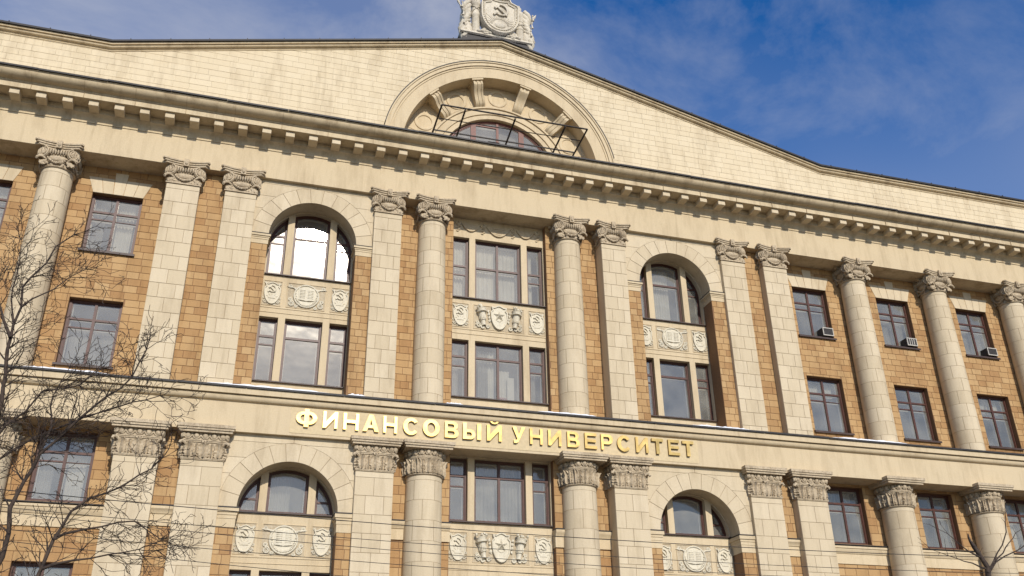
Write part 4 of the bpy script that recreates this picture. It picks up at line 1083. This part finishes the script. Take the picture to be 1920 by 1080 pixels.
# ================================================================ SIGN LETTERS
def ellipse(cx, cz, rx, rz, n=28, a0=0, a1=2*pi): return [(cx+rx*cos(a0+(a1-a0)*i/n), cz+rz*sin(a0+(a1-a0)*i/n)) for i in range(n if abs(a1-a0-2*pi) < 1e-6 else n+1)]
def glyph(ch):
    """unit cap height, unit width -> list of (outline, holes); stroke about 0.2"""
    s, t = 0.20, 0.16
    if ch == 'И': return [([(0, 0), (s, 0), (1-s, 0.62), (1-s, 0), (1, 0), (1, 1), (1-s, 1), (s, 0.38), (s, 1), (0, 1)], [])]
    if ch == 'Н': return [([(0, 0), (s, 0), (s, 0.41), (1-s, 0.41), (1-s, 0), (1, 0), (1, 1), (1-s, 1), (1-s, 0.6), (s, 0.6), (s, 1), (0, 1)], [])]
    if ch == 'А': return [([(0, 0), (0.25, 0), (0.33, 0.21), (0.67, 0.21), (0.75, 0), (1, 0), (0.63, 1), (0.37, 1)], [[(0.40, 0.38), (0.5, 0.72), (0.60, 0.38)]])]
    if ch == 'С':
        o = ellipse(0.5, 0.5, 0.5, 0.52, 26, radians(38), radians(322)); i = ellipse(0.52, 0.5, 0.26, 0.33, 26, radians(322), radians(38)); return [(o+i, [])]
    if ch == 'О': return [(ellipse(0.5, 0.5, 0.5, 0.52), [ellipse(0.5, 0.5, 0.25, 0.33)])]
    if ch == 'Ф':
        o = [(0.39, -0.03), (0.61, -0.03), (0.61, 0.12)]+ellipse(0.61, 0.5, 0.39, 0.38, 14, -pi/2, pi/2)+[(0.61, 1.03), (0.39, 1.03)]+ellipse(0.39, 0.5, 0.39, 0.38, 14, pi/2, 3*pi/2)
        return [(o, [[(0.61, 0.30)]+ellipse(0.63, 0.5, 0.17, 0.20, 10, -pi/2, pi/2)+[(0.61, 0.70)], [(0.39, 0.70)]+ellipse(0.37, 0.5, 0.17, 0.20, 10, pi/2, 3*pi/2)+[(0.39, 0.30)]])]
    if ch == 'В':
        o = [(0, 0), (0.62, 0)]+ellipse(0.64, 0.28, 0.36, 0.28, 10, -pi/2, pi/2*0.75)+ellipse(0.60, 0.745, 0.34, 0.255, 10, -pi/2*0.7, pi/2)+[(0, 1)]
        return [(o, [[(s, 0.16), (0.60, 0.16)]+ellipse(0.62, 0.285, 0.11, 0.12, 8, -pi/2, pi/2)+[(s, 0.41)], [(s, 0.60), (0.57, 0.60)]+ellipse(0.58, 0.72, 0.10, 0.115, 8, -pi/2, pi/2)+[(s, 0.84)]])]
    if ch == 'Ы':
        o = [(0, 0), (0.42, 0)]+ellipse(0.42, 0.30, 0.25, 0.30, 10, -pi/2, pi/2)+[(0.2, 0.60), (0.2, 1), (0, 1)]
        return [(o, [[(0.2, 0.17), (0.40, 0.17)]+ellipse(0.40, 0.30, 0.09, 0.13, 8, -pi/2, pi/2)+[(0.2, 0.43)]]), (rect(0.79, 1.0, 0, 1), [])]
    if ch == 'Й': return glyph('И')+[([(0.22, 1.22), (0.36, 1.22)]+ellipse(0.5, 1.22, 0.14, 0.07, 8, pi, 2*pi)[1:]+[(0.78, 1.22)]+ellipse(0.5, 1.22, 0.27, 0.16, 10, 0, -pi)[1:-1], [])]
    if ch == 'У': return [([(0.10, 0), (0.30, -0.01), (0.44, 0.06), (0.54, 0.22), (1.0, 1), (0.72, 1), (0.49, 0.52), (0.28, 1), (0, 1), (0.37, 0.27), (0.33, 0.20), (0.24, 0.175), (0.10, 0.19)], [])]
    if ch == 'Е': return [([(0, 0), (1, 0), (1, 0.18), (s, 0.18), (s, 0.42), (0.92, 0.42), (0.92, 0.59), (s, 0.59), (s, 0.82), (0.98, 0.82), (0.98, 1), (0, 1)], [])]
    if ch == 'Р':
        o = [(0, 0), (s, 0), (s, 0.36), (0.60, 0.36)]+ellipse(0.62, 0.68, 0.38, 0.32, 12, -pi/2, pi/2)+[(0, 1)]
        return [(o, [[(s, 0.53), (0.56, 0.53)]+ellipse(0.58, 0.68, 0.14, 0.15, 8, -pi/2, pi/2)+[(s, 0.83)]])]
    if ch == 'Т': return [([(0.36, 0), (0.64, 0), (0.64, 0.81), (1, 0.81), (1, 1), (0, 1), (0, 0.81), (0.36, 0.81)], [])]
LX = [-7.19, -6.52, -6.32, -5.85, -5.66, -5.15, -5.01, -4.48, -4.33, -3.87, -3.66, -3.13, -2.99, -2.42, -2.23, -1.76, -1.6, -0.96, -0.75, -0.22,
      0.17, 0.63, 0.8, 1.27, 1.47, 1.96, 2.18, 2.64, 2.84, 3.3, 3.46, 3.91, 4.08, 4.61, 4.8, 5.28, 5.43, 5.88, 6.08, 6.53, 6.65, 7.1]
sign = empty('sign_lettering', (0, -0.012, 11.42))
tag(sign, 'row of raised gold Cyrillic capital letters fixed to the frieze over the capitals', 'sign')
for i, chh in enumerate('ФИНАНСОВЫЙУНИВЕРСИТЕТ'):
    x0, x1 = LX[2*i], LX[2*i+1]; b = MB(); sd_ = MB(); tl, tw = random.uniform(-1.5, 1.5), random.uniform(-0.02, 0.02)
    for o_, hs in glyph(chh):
        mp_ = lambda p: (x0+(x1-x0)*p[0], 0.572*p[1])
        b.prism([mp_(p) for p in o_], -0.085, -0.072, [[mp_(p) for p in h] for h in hs])
        sd_.prism([mp_(p) for p in inset(o_, 0.004)], -0.0725, 0.004, [[mp_(p) for p in h] for h in hs])
    b.v = [(vx, vy+0.012*(vz-0.28)*tl+(vx-(x0+x1)/2)*tw, vz) for vx, vy, vz in b.v]; l_ = b.build('letter', 'gold', sign, None); sd_.build('letter_return', 'goldside', l_, None)

# ================================================================ ROOF EMBLEM
E = empty('roof_emblem', (0, 0.9, AZ+0.2))
tag(E, 'pale stone shield with hammer and sickle between bound columns on the gable peak', 'sculpture')
b = MB(); b.box(-1.62, 1.42, -0.30, 0.9, -0.75, 0.62); b.build('plinth', 'metal', E, None)
b = MB(); b.box(-1.72, 1.55, -0.42, 0.95, 0.62, 0.70); b.build('plinth_cap', 'emblem', E, None)
def eshield(z0, z1, w, cx=0):
    h = z1-z0; pts = []
    for i in range(13):
        t = i/12; pts.append((cx+w*sin(t*pi/2)**0.9, z0+h*0.50*(1-cos(t*pi/2))))
    pts += [(cx+w, z0+h*0.78), (cx+w*0.95, z0+h*0.84), (cx+w*0.62, z0+h*0.90), (cx+w*0.52, z0+h*1.0), (cx+w*0.25, z0+h*0.965)]
    pts.append((cx, z0+h*0.955))
    return pts+[(2*cx-x, z) for x, z in reversed(pts[1:-1])]
so = eshield(0.74, 2.78, 0.86, 0.02); b = MB()
b.prism(so, -0.62, -0.1, [list(reversed(inset(so, 0.05)))]); i1 = inset(so, 0.045); b.prism(i1, -0.56, -0.1, [list(reversed(inset(i1, 0.12)))]); i2 = inset(i1, 0.11)
b.prism(i2, -0.60, -0.1, [list(reversed(inset(i2, 0.03)))]); b.prism(inset(i2, 0.02), -0.55, -0.1)
b = b.build('shield', 'emblem', E, 35)
orn = MB(); rg = random.Random(8); i3 = inset(i1, 0.06); acc = 0
for k in range(len(i3)):
    p, q = Vector(i3[k]), Vector(i3[(k+1) % len(i3)]); n = max(1, int((q-p).length/0.07))
    for j in range(n):
        r = p+(q-p)*j/n; orn.ball((r.x, -0.57, r.y), (0.032, 0.03, 0.032), 6, 4, 0.2, rg)
orn.build('shield_border', 'emblem', b, 60)
hs = MB(); hammer_sickle(hs, 0.08, 2.02, 0.33, -0.64, -0.55); hs.build('hammer_and_sickle', 'emblem', b, 40)
ry = MB()
for k in range(17):
    a = radians(8+k*10.3); ln = 0.95 if k % 2 else 0.75
    r0, r1 = 0.34, ln
    p0, p1 = (0.02+r0*cos(a), 1.18+r0*sin(a)), (0.02+r1*cos(a), 1.18+r1*sin(a)*1.1)
    if 0.55 < a < 2.3 : p1 = (0.02+0.62*cos(a), 1.18+0.62*sin(a))
    ry.tube([(p0[0], -0.55, p0[1]), (p1[0], -0.552, p1[1])], [0.03, 0.008], 5)
ry.ball((0.02, -0.55, 1.18), (0.27, 0.07, 0.17), 12, 8); ry.build('sun_rays', 'emblem', b, 50)
for sg, xc, top in ((-1, -1.0, 3.35), (1, 1.02, 2.45)):
    b = MB(); b.M = Matrix.Translation((xc, -0.18, 0.70))
    H = top-0.7
    b.lathe([(0.16, 0), (0.20, 0.02), (0.17, 0.10), (0.185, 0.14), (0.19, H*0.38), (0.21, H*0.39), (0.21, H*0.43), (0.19, H*0.44), (0.195, H*0.62), (0.215, H*0.63), (0.215, H*0.67), (0.20, H*0.68), (0.215, H*0.86), (0.235, H*0.88), (0.22, H*0.96), (0.10, H)], 18)
    for k in range(12): a = 2*pi*k/12; b.box(0.20*cos(a)-0.014, 0.20*cos(a)+0.014, 0.20*sin(a)-0.014, 0.20*sin(a)+0.014, H*0.68, H*0.86)
    for k in range(2):
        pts = []
        for i in range(15):
            t = i/14; a = -pi*0.95+t*pi*0.9; pts.append((0.21*cos(a), 0.21*sin(a), H*(0.44+0.17*t if k == 0 else 0.61-0.17*t)))
        b.tube(pts, 0.02, 5)
    b.M = Matrix.Identity(4); b.build('bound_column', 'emblem', E, 40)
    f = MB(); rg = random.Random(3+sg)
    f.ball((xc, -0.18, top+0.16), (0.12, 0.12, 0.20), 10, 8, 0.10, rg); f.ball((xc, -0.18, top+0.34), (0.05, 0.05, 0.12), 8, 6, 0.1, rg); f.build('flame_finial', 'emblem', E, 50)
    # drapery of furled flags, spears, tassels
    d = MB(); rg = random.Random(12+sg); x0 = 1.32*sg+(-0.08 if sg < 0 else 0.02)
    for q in range(9):
        zz = 0.62+q*0.21; xo = x0+sg*(0.12*sin(q*0.8)+0.05); d.tube([(x0-sg*0.12+rg.uniform(-.05, .05), -0.10-0.02*q, zz+0.25), (xo, -0.26, zz+0.05), (xo+sg*0.14, -0.20, zz-0.16), (xo+sg*0.10, -0.1, zz-0.36)], [0.09, 0.13, 0.11, 0.05], 8)
    d.ball((x0+sg*0.02, -0.05, 0.95), (0.26, 0.30, 0.55), 12, 10, 0.12, rg); d.ball((x0+sg*0.05, -0.0, 1.65), (0.22, 0.28, 0.55), 12, 10, 0.12, rg); d.ball((x0+sg*0.10, -0.10, 0.42), (0.17, 0.2, 0.40), 10, 8, 0.15, rg)
    for q in range(3):
        xx = x0+sg*(0.16+0.05*q); zz = 1.2+0.45*q; d.tube([(xx, -0.38, zz+0.16), (xx+0.01, -0.40, zz), (xx+0.02*sg, -0.40, zz-0.14)], [0.015, 0.03, 0.055], 6); d.ball((xx, -0.38, zz+0.17), 0.05, 7, 5)
    d.build('furled_flag', 'emblem', E, 50)
    sp = MB()
    for q, (dx, dz) in enumerate(((0.55, 2.35), (0.42, 2.05))):
        p0 = Vector((x0-sg*0.35, 0.0, 0.9)); p1 = Vector((1.32*sg+sg*(dx-0.15), -0.1, dz-(0.0 if sg > 0 else -0.05))); dr = (p1-p0).normalized()
        sp.tube([p0, p1], 0.03, 6); sp.tube([p1, p1+dr*0.05, p1+dr*0.14, p1+dr*0.32], [0.03, 0.055, 0.06, 0.004], 6)
    sp.build('flag_spear', 'emblem', E, 40)
    v = MB()
    for q in range(3): leaf_scroll(v, sg*(0.62+0.02*q)+0.02, 0.84-0.03*q, 0.16-0.03*q, pi*q, -0.42, sg, 0.05)
    for q in range(5): v.ball((sg*(0.40+0.13*q), -0.42, 0.76+0.03*(q % 2)), (0.10, 0.08, 0.06), 8, 6, 0.2, rg)
    v.build('base_scroll', 'emblem', E, 50)
b = MB(); rg = random.Random(2)
for q in range(16): b.ball((0.03+rg.uniform(-0.4, 0.4), -0.35, 2.78+rg.uniform(0, 0.28)), (0.13, 0.12, 0.10), 8, 6, 0.2, rg)
b.tube([(-0.5, -0.4, 2.72), (0, -0.45, 2.78), (0.5, -0.4, 2.72)], [0.06, 0.12, 0.06], 8); b.build('crest', 'emblem', E, 50)

# ================================================================ IRON FRAME before the gable window
def railpt(px, py, z): 
    d = R_*((px-960)/FPX)-U_*((py-540)/FPX)+F_; return CAM+d*((z-CAM.z)/d.z)
def rp(a, b, y): return P(700+a/4, 100+b/4, y)
Y0, Y1 = 0.10, -1.45
Rl = empty('iron_frame', (0, 0.1, 23.9)); tag(Rl, 'thin black iron frame leaning out over the cornice before the gable window', 'railing')
posts = [((515, 385), (440, 605)), ((690, 425), (620, 635)), ((1065, 490), (985, 705)), ((1440, 550), (1340, 760)), ((1605, 570), (1490, 780))]
def bar(name, a, b, r): 
    m = MB(); off = Vector(Rl.location); m.tube([a-off, b-off], r, 6); m.build(name, 'iron', Rl, 60)
tops = [rp(*t, Y1) for t, _ in posts]; bots = [rp(*q, Y0) for _, q in posts]
bots = [q+(q-t)*0.06 for t, q in zip(tops, bots)]
for t, q in zip(tops, bots): bar('post', t, q, 0.036)
bar('top_rail', tops[0], tops[-1], 0.036); 
bar('lower_rail', tops[0]+(bots[0]-tops[0])*0.80, tops[-1]+(bots[-1]-tops[-1])*0.78, 0.032); bar('back_rail', tops[0]+(bots[0]-tops[0])*0.42, tops[-1]+(bots[-1]-tops[-1])*0.38, 0.02)
m_ = bots[2]; bar('hook', m_+Vector((-0.25, -0.2, 0.10)), m_+Vector((-0.75, -0.25, 0.05)), 0.018)
bar('foot_rail', bots[0], bots[-1], 0.02)

# ================================================================ AIR CONDITIONERS
def air_con(x, z, slats, label):
    t = empty('air_conditioner', (x, Y_WING+0.20, z)); tag(t, label, 'air conditioner', 'window air conditioners on the wing')
    b = MB(); b.box(-0.25, 0.25, -0.34, 0.12, 0.0, 0.35, 0.012); b.build('casing', 'acdark', t, None)
    f = MB(); f.prism(rect(-0.255, 0.255, -0.005, 0.355), -0.37, -0.335, [list(reversed(rect(-0.222, 0.222, 0.03, 0.32)))]); f.build('front_frame', 'acwhite', t, None)
    g_ = MB(); g_.box(-0.222, 0.222, -0.35, -0.33, 0.03, 0.32); g_.build('grille', 'acdark', t, None)
    if slats:
        for k in range(3):
            s_ = MB(); s_.box(-0.11+0.11*k-0.014, -0.11+0.11*k+0.014, -0.366, -0.348, 0.03, 0.32); s_.build('grille_bar', 'acwhite', t, None)
    else:
        for k in range(8):
            s_ = MB(); s_.box(-0.222, 0.222, -0.357, -0.348, 0.045+0.034*k, 0.052+0.034*k); s_.build('grille_bar', 'acdark', t, None)
    br = MB(); br.box(-0.22, 0.22, -0.30, 0.0, -0.03, -0.001); br.build('bracket', 'iron', t, None)
air_con(WWIN[0]+0.48, 17.45, False, 'white boxy air conditioner at the window next to the paired pilasters')
air_con(WWIN[1]+0.46, 17.45, True, 'air conditioner with upright white bars on its dark front')
air_con(WWIN[2]+0.48, 17.45, False, 'white boxy air conditioner at the window farthest from the pilasters')

# things standing in the lower centre window
t = MB(); t.box(0.42, 0.68, 1.30, 1.36, 13.33, 14.35); tag(t.build('paper_roll', 'curtain'), 'white paper sheet standing upright inside the centre window', 'paper')
t = MB(); t.box(0.10, 0.40, 1.30, 1.42, 13.33, 13.55); tag(t.build('red_carton', 'red'), 'small red carton on the inner sill of the centre window', 'box')

# ================================================================ SNOW on the ledge
rr = random.Random(17)
for (x0, x1) in ((-10.3, -6.2), (-5.6, -5.0), (-2.3, -1.6), (1.0, 3.4), (7.0, 9.6), (13.0, 16.5), (-15.6, -13.0)):
    b = MB(); n = 24; vs = []; fs = []
    for i in range(n+1):
        x = x0+(x1-x0)*i/n; e = min(1, 4*min(i, n-i)/n+0.15); h = 0.085*e*rr.uniform(0.6, 1.15); d = 0.28*e*rr.uniform(0.8, 1.1)
        vs += [(x, -0.25, 12.566), (x, -0.255+0.02*rr.random(), 12.566+h*0.7), (x, -0.2+d*0.5, 12.566+h), (x, -0.2+d+0.1, 12.575)]
    for i in range(n):
        for q in range(3): a = 4*i+q; fs.append((a, a+4, a+5, a+1))
    b.add(vs, fs); o = b.build('snow', 'snow', None, 70); tag(o, 'thin ridge of old snow lying on the ledge over the letter frieze', 'snow', 'snow on the ledge', 'stuff')

# ================================================================ CABLES
cab = [[(167, 934), (757, 985), (1680, 1039)], [(280, 977), (840, 1023), (1680, 1069)], [(290, 990), (840, 1041), (1360, 1075)], [(313, 1022), (840, 1066), (1060, 1080)], [(317, 1048), (433, 1061), (567, 1073)]]
clabel = ['black overhead cable, topmost of the set strung before the facade', 'second overhead cable below the topmost, crossing the carved panels', 'third overhead cable down, crossing the carved shield panels', 'fourth overhead cable down, crossing the lower arch bay', 'lowest overhead cable, crossing the base of the paired pilasters']
YW = -7.0; ZP = []
for i, pts in enumerate(cab):
    q = [P(*p, YW-0.12*i) for p in pts]
    # parabola through the three points, flattened for the short ones
    (x1, z1), (x2, z2), (x3, z3) = [(v.x, v.z) for v in q]
    den = (x1-x2)*(x1-x3)*(x2-x3)
    A = (x3*(z2-z1)+x2*(z1-z3)+x1*(z3-z2))/den; A = max(0.0004, min(0.0016, A)); Bc = (z3-z1)/(x3-x1)-A*(x3+x1); Cc = z1-A*x1*x1-Bc*x1
    b = MB(); b.tube([(x, YW-0.12*i, A*x*x+Bc*x+Cc) for x in [-34+72*k/40 for k in range(41)]], 0.0075 if i else 0.010, 5)
    o = b.build('overhead_cable', 'wire', None, 60); tag(o, clabel[i], 'cable', 'cables strung before the facade')
    ZP.append((A*34*34-Bc*34+Cc, A*38*38+Bc*38+Cc))
for x, lab, j in ((-34, 'tall grey steel pole holding cables at the bare tree side', 0), (38, 'tall grey steel pole holding cables past the right wing', 1)):
    t = empty('cable_pole', (x, YW-0.25, 0.1)); tag(t, lab, 'pole')
    b = MB(); b.tube([(0, 0, 0), (0, 0, 0.6), (0, 0, 9.5)], [0.16, 0.13, 0.09], 14); b.build('shaft', 'pole', t, 60)
    b = MB(); b.box(-0.22, 0.22, -0.22, 0.22, 0, 0.12); b.build('foot', 'pole', t, None)

# ================================================================ TREES
def grow_tree(name, base, trunk_pts, limbs, y, label, seed, dens=1.0, maxlen=1.5, cut=None):
    rg = random.Random(seed); t = empty(name, base); tag(t, label, 'tree'); off = Vector(base)
    tr = MB(); tr.tube([Vector(p)-off for p, r in trunk_pts], [r for p, r in trunk_pts], 12); 
    lim = MB(); tw = MB(); cnt = [0]
    def twig(p, d, ln, r, depth):
        if cnt[0] > 120000: return
        n = max(3, int(ln/0.085)); pts = [p.copy()]; rad = [r]; q = p.copy(); dd = d.normalized(); bend = Vector((rg.uniform(-1, 1), rg.uniform(-1, 1), rg.uniform(-0.4, 1)))*0.10
        for i in range(n):
            dd = (dd+bend*0.5+Vector((rg.gauss(0, .15), rg.gauss(0, .15), rg.gauss(0, .15)+0.02))).normalized(); q = q+dd*(ln/n); pts.append(q.copy()); rad.append(max(0.0046, r*(1-0.75*(i+1)/n)))
            if depth > 0 and rg.random() < 0.55*dens and i > 0:
                ax = dd.cross(Vector((rg.uniform(-1, 1), rg.uniform(-1, 1), rg.uniform(-1, 1)))).normalized()
                nd = (Matrix.Rotation(radians(rg.uniform(28, 62)), 3, ax) @ dd); twig(q, nd, ln*rg.uniform(0.35, 0.62), max(0.0048, rad[-1]*0.7), depth-1)
        cnt[0] += n; tw.tube([v-off for v in pts], rad, 4 if r > 0.012 else 3, cap=False)
    for pts, r0, r1, ydep in limbs:
        P3 = []
        for i, p in enumerate(pts):
            if len(p) == 3: P3.append(Vector(p)); continue
            P3.append(P(p[0], p[1], y+ydep[0]+(ydep[1]-ydep[0])*i/(len(pts)-1)))
        # refine
        fine = []
        for i in range(len(P3)-1):
            k = max(1, int((P3[i+1]-P3[i]).length/0.22))
            for j in range(k): fine.append(P3[i]+(P3[i+1]-P3[i])*j/k+Vector((rg.gauss(0, .012), rg.gauss(0, .012), rg.gauss(0, .012))))
        fine.append(P3[-1]); n = len(fine); rads = [(r0+(r1-r0)*(i/(n-1))**0.6)*(1+0.10*rg.uniform(-1, 1)) for i in range(n)]
        lim.tube([v-off for v in fine], rads, 8)
        for i in range(2, n):
            k = (2 if dens > 0.5 else 1) if rg.random() < 1.1*dens else 0
            if i > n*0.55: k += 1 if dens < 0.5 else 2
            for _ in range(k):
                dd = (fine[i]-fine[i-1]).normalized(); ax = dd.cross(Vector((rg.uniform(-.6, .6), 1+rg.uniform(-.8, .8), rg.uniform(-.6, .6)))).normalized()
                ax = Vector((rg.uniform(-.45, .45), rg.choice((-1, 1)), rg.uniform(-.45, .45))).normalized()
                nd = Matrix.Rotation(radians(rg.uniform(20, 60)), 3, ax) @ dd
                twig(fine[i], nd, maxlen*rg.uniform(0.3, 1.0)*(1-0.35*i/n), max(0.008, rads[i]*0.42), 3 if dens > 0.5 else 2)
        twig(fine[-1], (fine[-1]-fine[-2]), maxlen*0.6, r1, 2)
    o = tr.build('trunk', 'bark', t, 60); lim.build('limb', 'bark', t, 60); o = tw.build('twigs', 'bark', t, None); o['kind'] = 'stuff'
    return t
bx, by = -14.3, -13.0
grow_tree('bare_tree', (bx, by, 0.1), [((bx, by, -0.1), 0.24), ((bx+0.03, by, 0.6), 0.19), ((bx-0.05, by+0.05, 1.8), 0.165), ((bx+0.05, by, 2.9), 0.15)],
  [([(bx+0.03, by, 2.7), (bx+0.25, by, 4.2), (bx+0.35, by, 5.6), (-8, 800), (3, 754), (9, 677), (18, 633), (27, 609), (39, 574), (44, 541), (59, 520), (86, 493), (107, 464), (139, 440)], 0.11, 0.012, (0, 0.3)),
   ([(bx+0.03, by, 2.6), (bx+0.9, by-0.1, 3.6), (-15, 1085), (0, 1047), (17, 1000), (23, 950), (45, 905), (75, 850), (110, 825), (150, 785), (200, 745), (250, 705), (275, 655)], 0.085, 0.010, (-0.1, -0.6)),
   ([(bx+0.03, by, 2.4), (bx+1.4, by+0.2, 3.3), (40, 1140), (77, 1067), (100, 1013), (133, 960), (167, 933), (233, 911), (260, 891), (284, 878), (304, 858)], 0.08, 0.011, (0.2, 0.8)),
   ([(bx+0.2, by, 4.0), (-25, 900), (0, 862), (60, 822), (130, 792), (220, 762), (300, 742)], 0.05, 0.009, (0.1, 0.5)),
   ([(bx+0.3, by, 5.0), (-14, 830), (10, 800), (50, 770), (80, 735), (150, 725), (190, 690)], 0.045, 0.008, (0, -0.4)),
   ([(18, 633), (8, 600), (-6, 545)], 0.035, 0.012, (0.1, 0.1)), ([(39, 574), (60, 560), (100, 545), (130, 520), (160, 505)], 0.022, 0.007, (0.1, 0.5)),
   ([(27, 609), (20, 560), (35, 500), (40, 450)], 0.022, 0.006, (0.2, 0.6)),
   ([(100, 1013), (120, 1000), (190, 985), (250, 975), (300, 1010)], 0.03, 0.008, (0.4, 0.9)), ([(77, 1067), (140, 1050), (200, 1040), (260, 1030)], 0.028, 0.008, (0.3, 0.2)),
   ([(75, 850), (95, 800), (100, 740), (130, 690)], 0.026, 0.007, (-0.3, 0.3))],
  by, 'bare twiggy tree with dark spreading branches before the left wing windows', 5, 1.15, 1.0)
tx, ty = P(1854, 1080, -10).x+0.25, -10.0
grow_tree('pruned_tree', (tx, ty, 0.1), [((tx, ty, -0.1), 0.16), ((tx, ty, 0.8), 0.12), ((tx-0.05, ty, 3.0), 0.095), (tuple(P(1856, 1092, ty)), 0.075)],
  [([tuple(P(1856, 1095, ty)), (1851, 1063), (1838, 1043), (1826, 1025)], 0.075, 0.055, (0, 0.1)),
   ([(1852, 1074), (1864, 1052), (1878, 1021), (1885, 998), (1885, 963), (1884, 940)], 0.032, 0.007, (0, -0.2)),
   ([(1853, 1076), (1867, 1054), (1886, 1043), (1908, 1030), (1935, 1010)], 0.028, 0.012, (0, -0.4)),
   ([(1838, 1045), (1815, 1032), (1801, 1021), (1775, 1000), (1755, 990)], 0.03, 0.005, (0, 0.3)),
   ([(1850, 1068), (1823, 1056), (1778, 1043), (1745, 1030)], 0.026, 0.005, (0, -0.3)),
   ([(1864, 1052), (1880, 1035), (1905, 1000), (1925, 985)], 0.025, 0.006, (0, 0.4))],
  ty, 'pruned tree with a sawn stub and few thin bare shoots before the right wing', 8, 0.26, 0.6)
print('objects', len(bpy.data.objects))
